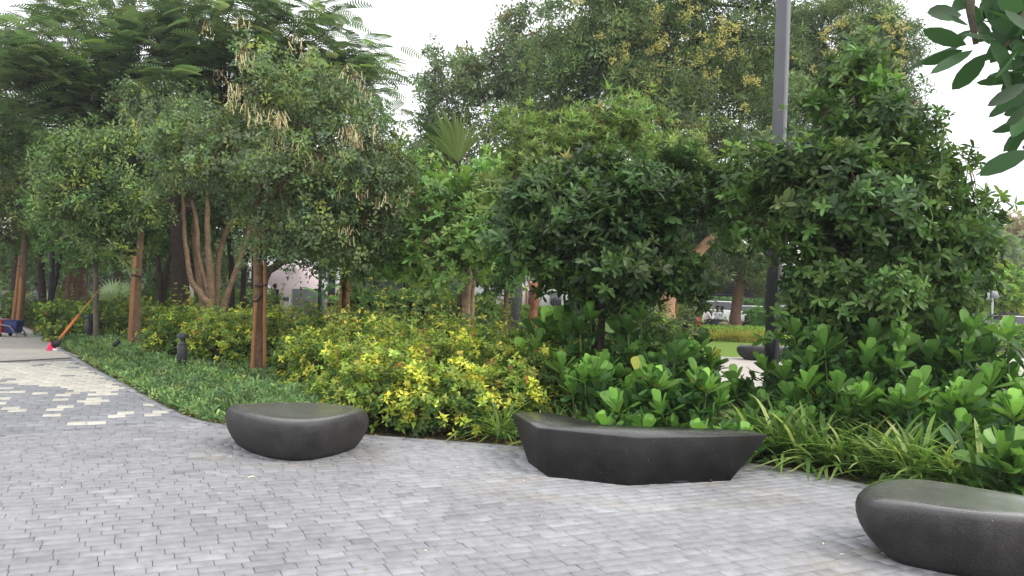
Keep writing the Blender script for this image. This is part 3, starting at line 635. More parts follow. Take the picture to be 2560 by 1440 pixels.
# lighter tree left of the dark one
make_tree("small_tree", "light green small tree with peeling pale trunk behind the yellow bushes",
    [[(1172, None, 15, .085), (1165, 760, 15, .08), (1172, 690, 15, .07), (1150, 600, 15, .055)], [(1176, None, 15.1, .06), (1182, 720, 15.1, .05), (1200, 600, 15.1, .04)]],
    [(960, 520, 15, 75), (1050, 495, 15, 80), (1150, 520, 14.8, 90), (1205, 600, 14.7, 65), (1080, 590, 14.6, 85), (960, 610, 15, 60), (1225, 470, 15.2, 60), (1120, 640, 15, 55), (1000, 420, 15.3, 50), (1060, 540, 15.8, 110), (1030, 650, 15.2, 45)],
    LF(T_OVAL, .125, 900, 3, 8, [(.11, .19, .07), (.15, .25, .085), (.19, .30, .10), (.07, .13, .05)], [4, 4, 3, 1], (35, 95), .14, up=.6), bark=(.42, .30, .2))
# staked flowering tree
fl_cols = [(.085, .125, .078), (.11, .155, .09), (.055, .085, .055), (.26, .28, .09), (.14, .20, .08)]
B1 = [(600, 120, 14.3, 30), (635, 190, 14.2, 48), (820, 210, 14.2, 62), (890, 310, 14.2, 78), (760, 340, 14, 95), (655, 270, 14.2, 75), (560, 330, 14.2, 80), (700, 440, 13.7, 120), (850, 430, 13.8, 115), (945, 370, 14.1, 75), (965, 470, 14, 60), (590, 405, 14, 85), (480, 375, 14.4, 68), (410, 320, 14.5, 38), (800, 540, 13.9, 90), (900, 550, 14, 75), (700, 560, 14, 85), (760, 590, 14, 42), (860, 605, 14, 45), (750, 410, 15, 160), (740, 160, 14.4, 26), (390, 460, 14.3, 30), (690, 490, 14, 80), (865, 650, 14.2, 22)]
root, base, c, dr = make_tree("flowering_tree", "staked tree with hanging cream trumpet flowers behind the pebble bench",
    [[(643, None, 14.15, .105), (645, 760, 14.15, .092), (645, 600, 14.15, .08), (648, 480, 14.2, .07), (660, 380, 14.3, .05)]],
    B1, LF(T_OVATE, .072, 1850, 3, 9, fl_cols, [5, 4, 3, .5, 2], (35, 115), .13, up=.15, outw=.6, axj=.5, stem=.08, lum=.2), bark=(.19, .12, .075))
def flower_cluster(g, p, n, L):
    a = rng.uniform(0, 6.28, n); q = p + np.stack([np.cos(a)*rng.uniform(.01, .19, n), np.sin(a)*rng.uniform(.01, .19, n), rng.uniform(-.12, .10, n)], 1)
    d = np.stack([rng.normal(0, .3, n), rng.normal(0, .3, n), -np.ones(n)], 1)
    Ls = L*rng.uniform(.3, 1.1, n); cl = np.array([.80, .73, .47])*np.exp(rng.normal(0, .15, (n, 1))); br = rng.random(n) < .25; cl[br] = np.array([.35, .2, .09])
    up = rng.normal(0, 1, (n, 3)); R = frames(d, up)
    T_TUBE = (np.array([(-.03, 0, 0), (.03, 0, 0), (.035, 1, 0), (-.035, 1, 0), (0, 0, -.03), (0, 0, .03), (0, 1, .035), (0, 1, -.035)], float), np.array([0, 1, 2, 3, 4, 5, 6, 7]), np.array([4, 4]))
    g.scatter(T_TUBE, q, R, Ls, cl)
    e = q + nrm(d)*Ls[:, None]; k = rng.random(n) < .8; e = e[k]; m = len(e)
    for j in range(3):
        aa = rng.uniform(0, 6.28, m); g.scatter(T_DIA, e, frames(np.stack([np.cos(aa), np.sin(aa), -.4*np.ones(m)], 1), np.tile([0, 0, 1.0], (m, 1))), .035, np.tile([.80, .76, .55], (m, 1)))
g = Geo()
for (px, py, n) in [(590, 230, 30), (610, 150, 18), (525, 75, 10), (600, 60, 12), (735, 105, 12), (690, 290, 34), (650, 290, 20), (700, 310, 26), (690, 360, 24), (740, 375, 14), (780, 400, 12), (875, 330, 30), (880, 350, 26), (860, 390, 20), (890, 200, 14), (910, 240, 14), (870, 180, 10), (865, 580, 20), (900, 480, 8), (960, 500, 10), (545, 195, 4), (900, 350, 16), (620, 270, 14), (570, 260, 8), (770, 420, 6), (660, 430, 6), (940, 330, 8), (1020, 490, 5), (610, 120, 10), (850, 490, 5)]:
    [tube(g, bezier(P(px, py-22, 13.6), P(px+q_, py-4, 13.25), (0, -.05, .05), 4), .004, 3, (.25, .22, .12), False) for q_ in (-12, 0, 11)]; flower_cluster(g, P(px, py-8, 13.25+rng.uniform(-.1, .1)), n, .17)
g.build("blossom", M_FLOWER, root, base)
# multi-stem tree behind
make_tree("multi_stem_tree", "multi-stemmed tree with several bare tan trunks fanning up from one base",
    [[(530, None, 18.6, 0.104), (528, 780, 18.6, 0.089), (505, 740, 18.6, 0.074), (478, 700, 18.6, 0.063), (466, 630, 18.6, 0.056), (460, 560, 18.6, 0.048), (457, 480, 18.6, 0.044)],
     [(528, None, 18.7, 0.096), (522, 740, 18.7, 0.074), (497, 640, 18.7, 0.063), (492, 560, 18.7, 0.056), (480, 500, 18.8, 0.048)],
     [(532, None, 18.7, 0.118), (530, 760, 18.7, 0.096), (524, 680, 18.7, 0.085), (519, 600, 18.7, 0.067), (518, 520, 18.7, 0.052), (519, 440, 18.8, 0.037)],
     [(545, None, 18.6, 0.089), (556, 780, 18.6, 0.074), (585, 690, 18.6, 0.063), (610, 620, 18.6, 0.056), (638, 530, 18.6, 0.048)],
     [(526, None, 18.8, 0.074), (488, 640, 19.2, 0.059), (484, 520, 19.3, 0.044)],
     [(540, None, 18.9, 0.074), (545, 660, 19.2, 0.067), (575, 560, 19.4, 0.067), (620, 500, 19.5, 0.044)]],
    [(450, 390, 19, 75), (395, 320, 19.4, 45), (520, 405, 19, 72), (370, 425, 19.2, 62), (600, 400, 19.5, 90), (300, 250, 19.8, 34), (480, 290, 19.8, 62), (650, 455, 19.4, 45)],
    LF(T_OVATE, .085, 900, 3, 8, fl_cols, [5, 3, 4, .3, 2], (35, 110), .18, up=.15, axj=.5, stem=.08), bark=BARK_TAN, branch_r=.05)
# feathery flame tree
def T_frond():
    v = []; f = []; n = 10
    for i in range(n):
        t0 = .10+.88*i/n; t1 = t0+.055; w = .26*math.sin(math.pi*(t0*.85+.12))**.7
        z0 = -.35*t0*t0
        for s in (-1, 1):
            k = len(v); v += [(0, t0, z0), (0, t1, z0-.01), (s*w, t1+.05, z0-.05), (s*w*.95, t0+.06, z0-.05)]; f.append((k, k+1, k+2, k+3))
    return (np.array(v, float), np.concatenate([np.array(q) for q in f]), np.array([4]*len(f)))
TF = T_frond()
def feather_tree(label, stems, tips, nf, L, cols, wts, bark=BARK_DARK, name="feathery_tree", lay=.5):
    ps = []
    for s in stems:
        ps.append(([GD(px, d) if py is None else P(px, py, d) for (px, py, d, r) in s], [q[3] for q in s]))
    base = np.array([ps[0][0][0][0], ps[0][0][0][1], 0]); root = thing(name, label, "tree", base)
    g = Geo()
    for pts, rad in ps:
        t = np.linspace(0, len(pts)-1, 14); pts = np.array(pts); q = np.array([np.interp(t, np.arange(len(pts)), pts[:, i]) for i in range(3)]).T
        tube(g, q, np.interp(t, np.arange(len(rad)), rad), 9, np.array(bark))
    g.build("trunk", M_BARK, root, base, True)
    g = Geo(); gl = Geo(); tops = [p[0][-1] for p in ps]; C = []; D = []; K = []
    for i, (px, py, d) in enumerate(tips):
        tip = P(px, py, d); t0 = min(tops, key=lambda q: np.linalg.norm(q-tip)); Lb = np.linalg.norm(tip-t0)
        pts = bezier(t0, tip, np.array([0, 0, .16*Lb])+rng.normal(0, .06, 3)*Lb, 9)
        tube(g, pts, np.linspace(.035, .006, 9), 4, np.array(bark), False)
        dirb = nrm(pts[-1]-pts[-3])
        m = nf
        u = rng.uniform(.12, 1.0, m)**.6; q = np.array([np.interp(u*8, np.arange(9), pts[:, j]) for j in range(3)]).T
        az = rng.uniform(-1.6, 1.6, m); ca, sa = np.cos(az), np.sin(az)
        dd = np.stack([dirb[0]*ca-dirb[1]*sa, dirb[0]*sa+dirb[1]*ca, rng.normal(.10, .22, m)], 1)
        q = q + nrm(dd)*rng.uniform(0, lay, (m, 1)); q[:, 2] += rng.normal(0, .14, m)
        C.append(q); D.append(dd); K.append(np.full(m, i*7)+rng.integers(0, 7, m))
    C = np.concatenate(C); D = np.concatenate(D); K = np.concatenate(K)
    g.build("branches", M_BARK, root, base)
    col = palette(np.arange(len(C)), cols, wts, .22); up = np.tile([0, 0, 1.0], (len(C), 1))+rng.normal(0, .2, (len(C), 3))
    gl.scatter(TF, C, frames(D, up), L*np.exp(rng.normal(0, .15, len(C))), col); gl.build("crown", M_PALE, root, base)
    return root
tipsA = []
for i in range(165):
    a = rng.uniform(0, 1); px = -120+1080*a + rng.normal(0, 25)
    top = 200*abs((px-380)/600)**2.2 - 90 + (60 if px < 150 else 0)
    py = top + rng.uniform(0, 1)**1.3*(330 - 120*abs((px-400)/600))
    tipsA.append((px, py, 23+rng.uniform(-3, 4.5)))
tipsA += [(960, 210, 22), (930, 150, 22.5), (900, 110, 23), (850, 60, 23), (840, 25, 24), (950, 180, 21.5), (880, 230, 22), (780, 30, 22)]
feather_tree("large feathery tree with flat layered fine fronds spreading across the top left", [[(455, None, 24.5, .3), (450, 650, 24.5, .24), (440, 500, 24.5, .2), (400, 400, 24, .15)], [(445, 560, 24.5, .15), (520, 430, 24, .12), (560, 330, 24, .09)], [(430, 520, 24.5, .13), (330, 380, 24, .1)]],
    tipsA, 33, .74, [(.085, .125, .095), (.12, .17, .115), (.06, .095, .075), (.17, .27, .10)], [4, 3, 2.5, .5])
# left side trees
make_tree("slim_tree", "slim staked tree beside the near bollard with drooping leafy crown",
    [[(338, None, 18.1, .10), (343, 700, 18.1, .085), (352, 560, 18.1, .07), (330, 470, 18.1, .05)]],
    [(250, 480, 18, 90), (190, 545, 18, 75), (330, 430, 18.2, 90), (250, 390, 18.4, 75), (325, 515, 18, 55), (150, 460, 18.2, 65), (300, 600, 18.2, 35), (280, 520, 18.8, 110)],
    LF(T_OVAL, .10, 1050, 3, 9, [(.07, .12, .055), (.10, .16, .07), (.04, .07, .035), (.18, .23, .07)], [4, 4, 2, 1.4], (35, 105), .16, up=.2, axj=.5, stem=.10, lum=.3), bark=BARK_BROWN)
make_tree("slim_tree", "slim young tree behind the second bollard, its thin grey trunk in front of the bushes",
    [[(241, None, 20.0, .075), (240, 730, 20, .065), (236, 620, 20, .05)]],
    [(220, 600, 20, 60), (160, 590, 20.2, 55), (280, 610, 20.3, 50), (130, 540, 20.5, 50), (220, 550, 20.6, 70)],
    LF(T_OVAL, .10, 420, 3, 8, [(.06, .12, .05), (.085, .16, .06)], [1, 1], (35, 100), .16, up=.4), bark=BARK_GREY)
make_tree("slim_tree", "staked tree at the far left behind the mop cart",
    [[(48, None, 25.8, .14), (58, 650, 25.8, .11), (62, 560, 25.8, .09)]],
    [(40, 500, 25.5, 95), (90, 420, 25.8, 80), (-30, 560, 25.5, 90), (-40, 420, 26, 100), (100, 560, 26, 60), (20, 600, 26, 40), (20, 340, 26, 70)],
    LF(T_LANCE, .13, 900, 3, 9, [(.05, .095, .035), (.07, .125, .04), (.10, .13, .04), (.05, .06, .03)], [4, 3, 2, 2], (35, 105), .2, up=.2, stem=.1), bark=BARK_BROWN)
DK = lambda sp, L=.2: LF(T_DIA, L, sp, 3, 9, [(.045, .08, .035), (.065, .115, .045), (.10, .15, .055), (.08, .08, .045)], [4, 4, 1.5, 1], (30, 110), .35, up=.3, axj=.5, stem=.2)
bgt = [("dim bare-trunked tree behind the thin dark lamp post at the far left", [[(110, None, 29, .15), (100, 640, 29, .12), (92, 540, 29, .09)], [(112, None, 29.2, .1), (150, 640, 29.3, .08), (140, 560, 29.3, .06)]], [(60, 380, 31, 110), (140, 480, 31, 90), (-40, 300, 31, 110)], 29),
       ("tree with a broad brown trunk behind the far left bushes", [[(196, None, 31, .36), (198, 700, 31, .32), (204, 600, 31, .28), (215, 500, 31, .2)]], [(200, 400, 32, 120), (270, 320, 32, 100), (120, 300, 32, 90)], 31),
       ("forked pale-stemmed tree beside the broad brown trunk", [[(170, None, 29, .17), (176, 700, 29, .14), (188, 600, 29, .1)], [(172, None, 29, .14), (182, 720, 29, .12), (200, 640, 29, .10), (210, 560, 29, .08)]], [(230, 560, 30, 55), (170, 540, 30, 60)], 29),
       ("pair of thin dark trunks with a dark crown behind the multi-stemmed tree's left side", [[(402, None, 25, .10), (400, 700, 25, .085), (388, 600, 25, .07), (375, 540, 25, .05)], [(408, None, 25.1, .09), (414, 690, 25.1, .07), (432, 620, 25.1, .06)]], [(390, 520, 26, 75), (440, 560, 26.5, 60), (340, 590, 27, 45)], 25),
       ("dark tree standing behind the multi-stemmed tree", [[(575, None, 27, .12), (580, 680, 27, .1), (570, 580, 27, .08)], [(605, None, 27, .1), (612, 660, 27, .09), (640, 590, 27, .08)]], [(560, 500, 28, 70), (640, 520, 28, 55), (500, 480, 29, 60), (600, 440, 29, 100)], 27),
       ("dark tree with a low slanting limb in front of the pink parasol", [[(650, None, 25, .16), (660, 700, 25, .14), (690, 665, 25, .12), (740, 640, 25, .09), (775, 620, 25, .08)], [(688, 668, 25, .07), (700, 625, 25, .05)]], [(770, 540, 26, 60), (840, 570, 26, 50), (690, 550, 26, 45), (900, 560, 26.5, 70)], 25),
       ("young staked tree behind the yellow bushes' tall shoots", [[(859, None, 19.1, .065), (861, 720, 19.1, .055), (862, 600, 19.1, .05)]], [(860, 580, 19.2, 55), (910, 610, 19.4, 48), (820, 590, 19.4, 40), (940, 560, 19.5, 50)], 19)]
for lab, st, bl, d in bgt: make_tree("background_tree", lab, st, bl, DK(420, .16 if d > 20 else .12), bark=BARK_DARK if "dark" in lab else BARK_BROWN, branch_r=.05, twigs=False)
for i, (px, py, d, r, lab) in enumerate([(40, 330, 38, 190, "large dim tree mass high behind the far left staked tree"), (300, 420, 38, 170, "dim tree behind the slim staked tree"), (640, 420, 40, 170, "dim tree behind the flowering tree"), (880, 470, 40, 130, "dim tree behind the flowering tree's right side"), (180, 560, 42, 150, "low dim tree between the far left trunks"), (480, 560, 42, 150, "low dim tree behind the multi-stemmed tree"), (1020, 560, 36, 110, "dim tree behind the light green small tree")]):
    make_tree("background_tree", lab, [[(px, None, d, .25), (px, 650, d, .2), (px+8, py+40, d, .15)]], [(px, py, d, r), (px-r*.7, py+r*.35, d, r*.7), (px+r*.7, py+r*.3, d, r*.7), (px+r*.2, py-r*.5, d+1, r*.6)], DK(400, .24), bark=BARK_DARK, twigs=False, branch_r=.08)
# large tree with yellow blossom
E = [(1765, 90, 28, 165), (1610, 50, 28, 140), (1470, 110, 28.5, 95), (1410, 210, 29, 95), (1600, 270, 27.5, 145), (1780, 270, 27, 140), (1880, 160, 28, 90), (1500, 270, 28.5, 95), (1700, 380, 27, 115), (1850, 390, 27.5, 100), (1560, 150, 27, 110), (1700, 180, 26.5, 110), (1380, 330, 29, 70), (1900, 20, 28.5, 70), (1640, -90, 28, 160), (1540, -20, 28, 100), (1760, -10, 28, 110), (1830, -70, 28, 110), (1480, 0, 28.5, 60)]
LE = LF(T_NAR, .205, 3500, 3, 9, [(.07, .112, .058), (.10, .15, .07), (.14, .19, .08), (.045, .078, .04)], [4, 4, 2, 1.6], (25, 100), .22, up=.4, axj=.4, stem=.16, lum=.17)
root, base, c, dr = make_tree("large_tree", "very large tall tree with clumps of yellow blossom behind the dark round bushy tree",
    [[(1560, None, 29, .4), (1600, 500, 29, .32), (1720, 250, 29, .22), (1740, 0, 29, .12)], [(1590, 560, 29, .25), (1590, 300, 29, .15), (1560, 80, 29, .08)], [(1595, 560, 29, .25), (1840, 350, 29, .15)]], E, LE, bark=BARK_DARK, branch_r=.1)
def blossom(root, base, spots, d0, n, sz, tpl=T_DIA):
    g = Geo()
    for px, py, rp in spots:
        m = int(n*(rp/30)**2)+10; r = rp*d0/F_PX; nc = max(3, m//14)
        cc = P(px, py, d0)+rng.normal(0, 1, (nc, 3))*np.array([r*.55, r*.3, r*.55])
        q = cc[rng.integers(0, nc, m)]+rng.normal(0, .055, (m, 3))
        cols = np.array([.60, .56, .19])*np.exp(rng.normal(0, .2, (m, 1)))*np.exp(rng.normal(0, .06, (m, 3)))
        g.scatter(tpl, q, frames(rng.normal(0, 1, (m, 3)), rng.normal(0, 1, (m, 3))), sz, cols)
    g.build("blossom", M_FLOWER, root, base)
blossom(root, base, [(1650, 45, 28), (1720, 30, 30), (1545, 145, 30), (1640, 120, 42), (1745, 150, 28), (1790, 115, 26), (1835, 75, 26), (1780, 190, 22), (1645, 215, 30), (1680, 225, 18), (1640, 280, 28), (1700, 310, 26), (1740, 340, 22), (1450, 0, 22), (1510, 95, 14), (1890, 215, 16), (1860, 270, 12), (1830, 130, 20), (1600, 200, 22), (1870, 200, 18), (1920, 330, 14), (1750, 345, 16), (1700, -10, 20), (1560, 120, 22), (1810, 60, 22), (1700, 160, 20), (1770, 90, 18)], 25.2, 190, .085)
root, base, c, dr = make_tree("large_tree", "tall tree with yellow blossom showing to the right of the thick lamp post",
    [[(2215, None, 33, .35), (2150, 450, 33, .3), (2080, 150, 33, .15)]],
    [(2050, 90, 33, 95), (2150, 70, 33, 90), (2225, 80, 33, 55), (2235, 170, 33, 50), (2110, 190, 33, 100), (2020, 200, 33, 80), (2010, 30, 33.5, 70), (2180, 260, 33, 80), (2060, 290, 33, 80), (1960, 300, 33, 80), (1960, 130, 33, 70), (1980, 430, 33, 90), (2230, 330, 33, 45), (2100, 400, 33, 120), (2120, 20, 33.5, 45)],
    dict(LE, sprigs=2700), bark=BARK_DARK, branch_r=.1)
blossom(root, base, [(2230, 90, 34), (2240, 140, 28), (2060, 90, 22), (2080, 125, 20), (2180, 110, 24), (2215, 50, 26), (2000, 150, 18), (2120, 60, 16), (2000, 260, 16), (2030, 180, 14), (2255, 60, 18), (2250, 190, 18), (2100, 50, 18), (2150, 180, 16)], 30.9, 170, .10)
make_tree("tall_thin_tree", "tall loose grey-green tree left of the yellow-blossomed tree, with sky showing through",
    [[(1290, None, 36, .25), (1300, 450, 36, .18), (1310, 150, 36, .1)], [(1298, 500, 36, .12), (1230, 330, 36, .08)]],
    [(1285, 30, 36, 38), (1300, 75, 36, 45), (1270, 150, 36, 50), (1330, 190, 36, 70), (1240, 250, 36, 60), (1300, 300, 36, 75), (1375, 90, 36, 40), (1370, 260, 36, 60), (1195, 200, 36, 50), (1210, 160, 36, 35), (1380, 20, 36, 28), (1290, 400, 36, 70), (1390, 350, 36, 50)],
    LF(T_DIA, .19, 880, 3, 9, [(.08, .12, .075), (.10, .145, .08), (.14, .17, .08), (.2, .13, .06)], [4, 3, 1, .2], (25, 110), .25, up=.3, axj=.5, stem=.16), bark=BARK_GREY, branch_r=.06)
make_tree("tall_thin_tree", "narrow loose tree standing alone against the sky above the fan palm",
    [[(1075, None, 38, .2), (1080, 400, 38, .12), (1090, 150, 38, .06)]],
    [(1080, 130, 38, 22), (1130, 150, 38, 28), (1075, 185, 38, 42), (1110, 220, 38, 42), (1080, 260, 38, 48), (1130, 300, 38, 45), (1050, 330, 38, 36), (1080, 370, 38, 60), (1170, 330, 38, 35), (1160, 170, 38, 26), (1140, 400, 38, 60)],
    LF(T_DIA, .19, 400, 3, 9, [(.08, .12, .075), (.10, .145, .08), (.2, .12, .06)], [4, 3, .15], (25, 110), .25, up=.3, axj=.5, stem=.16), bark=BARK_GREY, branch_r=.05)
# thick-trunked tree by the seated people
make_tree("rough_bark_tree", "tree with a thick rough brown trunk rising beside the people at the far table",
    [[(1838, None, 45, .42), (1838, 790, 45, .33), (1845, 740, 45, .29), (1850, 690, 45, .28)], [(1848, 700, 45, .2), (1826, 680, 45, .15)]],
    [(1800, 640, 45, 50), (1880, 650, 45, 50), (1840, 600, 45, 60), (1765, 690, 44, 24), (1890, 700, 45, 26), (1710, 660, 45, 45), (1740, 600, 46, 60), (1900, 740, 45, 14)],
    LF(T_NAR, .3, 650, 3, 9, [(.10, .15, .055), (.13, .18, .06), (.07, .11, .04)], [3, 2, 3], (30, 110), .35, up=.0, stem=.25), bark=(.22, .13, .08), branch_r=.08)
make_tree("pale_trunk_tree", "tree with a smooth pale orange trunk rising behind the paddle-leaved shrubs",
    [[(1665, None, 32, .42), (1665, 800, 32, .38), (1672, 740, 32, .3), (1700, 680, 32, .22), (1750, 625, 32, .22), (1785, 590, 32, .18)]],
    [(1720, 560, 33, 60), (1800, 540, 33, 70)], LF(T_DIA, .2, 300, 3, 9, [(.045, .09, .035)], [1], (30, 110), .3, up=.2), bark=(.52, .30, .19), branch_r=.05)
make_tree("pollarded_tree", "stubby reddish-brown pollarded trunk above the feathery pink grasses",
    [[(1333, None, 24, .17), (1334, 780, 24, .13), (1336, 745, 24, .15), (1338, 722, 24, .2), (1338, 708, 24, .15)], [(1338, 730, 24, .06), (1350, 722, 24, .045), (1368, 717, 24, .03)], [(1336, 735, 24, .07), (1325, 715, 24, .05), (1322, 700, 24, .03)], [(1338, 728, 24, .07), (1346, 700, 24, .03)]],
    [], None, bark=(.30, .13, .075))
make_tree("slim_tree", "slim dark-trunked tree in front of the grey square post",
    [[(1263, None, 21, .075), (1265, 760, 21, .065), (1268, 700, 21, .06), (1272, 620, 21, .04)]],
    [(1260, 640, 21, 50), (1300, 660, 21, 38), (1225, 660, 21, 38), (1270, 690, 21, 24), (1250, 590, 21.5, 55)],
    LF(T_OVAL, .14, 300, 3, 8, [(.06, .12, .045), (.085, .16, .055)], [1, 1], (35, 110), .18, up=.2), bark=BARK_BROWN)
# far trees on the right
for px, py, d, r, cols, lab, sp in [(2440, 640, 75, 55, [(.13, .18, .09), (.10, .15, .075)], "far pale green tree left of the distant T-shaped lamp post", 300), (2520, 660, 80, 50, [(.07, .13, .075), (.06, .11, .06)], "far dark green trees under the distant T-shaped lamp post", 300), (2550, 590, 85, 42, [(.25, .2, .12), (.16, .17, .08)], "far sparse reddish tree at the right edge of the photo", 130), (2590, 640, 80, 60, [(.12, .17, .08), (.09, .14, .07)], "far green tree cut off by the right edge", 250)]:
    make_tree("distant_tree", lab, [[(px, None, d, .3), (px, py+30, d, .2), (px+4, py, d, .12)]], [(px, py, d, r), (px-r*.6, py+r*.5, d, r*.7), (px+r*.6, py+r*.5, d, r*.7), (px, py+r*.8, d, r*.7)], LF(T_DIA, .5, sp, 3, 8, cols, [1, 1], (30, 110), .6, up=.3), bark=BARK_BROWN, twigs=False, branch_r=.12)
make_tree("small_tree", "bright yellow-green small tree with orange flowers before the parking canopy at the right",
    [[(2500, None, 40, .08), (2500, 740, 40, .06), (2500, 700, 40, .05)]], [(2500, 700, 40, 34), (2480, 720, 40, 30), (2525, 725, 40, 28), (2460, 690, 40, 20)],
    LF(T_OVATE, .22, 260, 3, 8, [(.2, .3, .06), (.14, .24, .05), (.28, .34, .07)], [2, 2, 1], (30, 110), .3, up=.3), bark=BARK_GREY)
# ---- overhanging branch at the top right, close to the camera
bbase = np.array([3.4, 2.7, 0.0]); root = thing("overhanging_tree", "tree reaching into the top right corner with big dark oval leaves", "tree", bbase)
g = Geo(); tube(g, [bbase, (3.38, 2.7, 1.2), (3.3, 2.65, 2.2), (3.0, 2.6, 2.9)], [.09, .08, .065, .05], 10, BARK_GREY); g.build("trunk", M_BARK, root, bbase, True)
g = Geo(); dB = 2.3
crotch = np.array((3.0, 2.6, 2.9))
for pts, r in (([crotch, P(2650, -160, dB), P(2440, -80, dB), P(2425, 20, dB), P(2440, 110, dB)], .014), ([crotch, P(2660, -60, dB), P(2560, 40, dB), P(2500, 130, dB)], .012), ([crotch, P(2720, 200, dB), P(2610, 330, dB), P(2560, 370, dB)], .012)):
    tube(g, pts, np.linspace(r*1.8, r*.55, len(pts)), 7, (.14, .12, .09))
g.build("branches", M_BARK, root, bbase, True)
Z = lambda x, y: (1700+x/2.4, y/2.4)
leaves = [((1720, 270), (1460, 180), 95), ((1710, 262), (1350, 412), 60), ((1700, 300), (1455, 385), 70), ((1760, 300), (1510, 430), 70), ((1840, 320), (1635, 540), 110), ((1690, 90), (1490, 70), 115), ((1730, 150), (1590, 90), 80), ((1750, 180), (1620, 270), 60),
 ((1900, 240), (1700, 200), 60), ((2080, 380), (1930, 400), 60), ((2080, 430), (1840, 450), 90), ((2080, 500), (1860, 628), 75), ((2070, 560), (1850, 700), 70), ((2090, 600), (1950, 690), 80), ((2090, 640), (1965, 745), 80), ((2080, 680), (1995, 815), 80), ((2085, 740), (1955, 965), 50), ((2100, 900), (1800, 1045), 125),
 ((1760, -40), (1640, 60), 90), ((1800, -30), (1900, 160), 100), ((1830, 60), (2000, 120), 110), ((1860, 120), (2060, 200), 100), ((1840, 200), (2060, 330), 95), ((1860, 240), (1990, 420), 90), ((1900, -30), (2060, 60), 110), ((1950, 60), (2090, 180), 100), ((1880, 150), (1990, 300), 90), ((1780, 110), (1860, 260), 80),
 ((1960, 250), (2100, 320), 80), ((1940, 300), (2080, 470), 90), ((1900, 330), (2000, 560), 80), ((1980, 30), (1880, 200), 90), ((2040, 120), (1930, 300), 90), ((2090, 260), (1960, 360), 70), ((2100, 480), (2010, 640), 80), ((1720, 20), (1800, 130), 70), ((2060, -20), (1960, 90), 90), ((1840, 20), (1760, 170), 70), ((1990, 330), (1880, 520), 80), ((2060, 420), (1930, 560), 75), ((2000, 200), (1860, 380), 80), ((2030, 300), (1900, 470), 85), ((2090, 60), (2000, 230), 100), ((1930, -40), (1830, 110), 90), ((2110, 560), (1990, 760), 60)]
gl = Geo(); tv, tl, tt = tpl_leaf(1.0, ((.06, .22), (.22, .72), (.45, 1.0), (.7, .93), (.9, .52)), .08, .0)
for (b0, t0, w) in leaves:
    dj = dB+rng.uniform(-.12, .22); a = P(*Z(*b0), dj); e = P(*Z(*t0), dj+rng.uniform(-.08, .08)); ln = np.linalg.norm(e-a); wd = w/2.4*dj/F_PX
    n = -Fw*.9 + rng.normal(0, .35, 3)+np.array([0, 0, .2]); R = frames((e-a)[None], n[None])
    v = tv*np.array([wd, ln, wd]); v[:, 2] += -.05*ln*tv[:, 1]**2
    gl.scatter((v, tl, tt), a[None], R, 1.0, np.array([[.035, .085, .04]])*math.exp(rng.normal(0, .25)))
for ctr, n in ((P(2650, 60, 2.5), 16), (P(2700, 260, 2.6), 16), (P(2760, -40, 2.6), 16), (P(2680, -160, 2.7), 16), (P(2545, 60, 2.55), 14), (P(2560, 190, 2.6), 14), (P(2500, -40, 2.6), 14), (P(2590, 300, 2.6), 12)):
    pos, R, ri = rosettes(ctr[None], np.array([[-.3, 0, -.2]]), n, 30, 120); gl.scatter((tv*np.array([.045, .14, .045]), tl, tt), pos, R, 1.0, np.tile([.035, .085, .04], (n, 1)))
gl.build("crown", leaf_mat("leaf_backlit", .5, .3, .22, gain=1.1), root, bbase, True)
# ---- fan palm
pb = GD(1150, 18); root = thing("fan_palm", "fan palm with stiff pleated yellow-green fans above the light green small tree", "palm", pb)
g = Geo(); cr_ = P(1160, 470, 18); tube(g, [pb, (pb+cr_)/2+np.array([.05, 0, 0]), cr_], [.16, .13, .12], 10, BARK_BROWN); g.build("trunk", M_BARK, root, pb, True)
def fan(px, py, d, rp, dirdeg, spread, col, tilt=0.2):
    hub = P(px, py, d); r = rp*d/F_PX; g = Geo(); 
    tube(g, bezier(cr_, hub, (0, 0, .05), 5), [.022, .02, .018, .016, .014], 6, (.16, .2, .06), False)
    n = 30; 
    for i in range(n):
        a0 = math.radians(dirdeg-spread/2+spread*i/n); a1 = math.radians(dirdeg-spread/2+spread*(i+1)/n); am = (a0+a1)/2
        def q(a, rr, zoff): 
            v = CR*math.cos(a)+CU*math.sin(a); return hub+v*rr + Fw*(zoff+tilt*rr*math.sin(i*.35)*.3)
        rr = r*(1-.25*abs(2*i/n-1)**2)*rng.uniform(.78, 1.08)
        am += rng.normal(0, .025); tip = q(am, rr, rng.normal(0, .12)) + np.array([rng.normal(0, .03), 0, -.28*rr*rng.random()**2])
        V = [hub, q(a0, rr*.56, .03), q(am, rr*.56, -.03), q(a1, rr*.56, .03), tip]
        g.add(V, [(0, 1, 2), (0, 2, 3), (1, 4, 2), (2, 4, 3)], np.array(col)*math.exp(rng.normal(0, .08)))
    g.build("frond", M_PALE, root, pb)
for a in [(1145, 405, 16.0, 165, 98, 100, (.13, .18, .075)), (1118, 385, 16.5, 125, 128, 70, (.06, .115, .045)), (1125, 405, 16.2, 105, 165, 70, (.16, .22, .09)), (1200, 420, 16.0, 110, 40, 110, (.12, .17, .07)), (1085, 415, 16.4, 95, 150, 90, (.12, .175, .075)), (1255, 415, 16.3, 85, 60, 80, (.17, .26, .07)), (1270, 430, 17.7, 85, 15, 60, (.2, .26, .08)), (1180, 470, 17.6, 70, -35, 90, (.12, .15, .04)), (1090, 430, 17.9, 70, 200, 80, (.14, .2, .07))]: fan(*a)

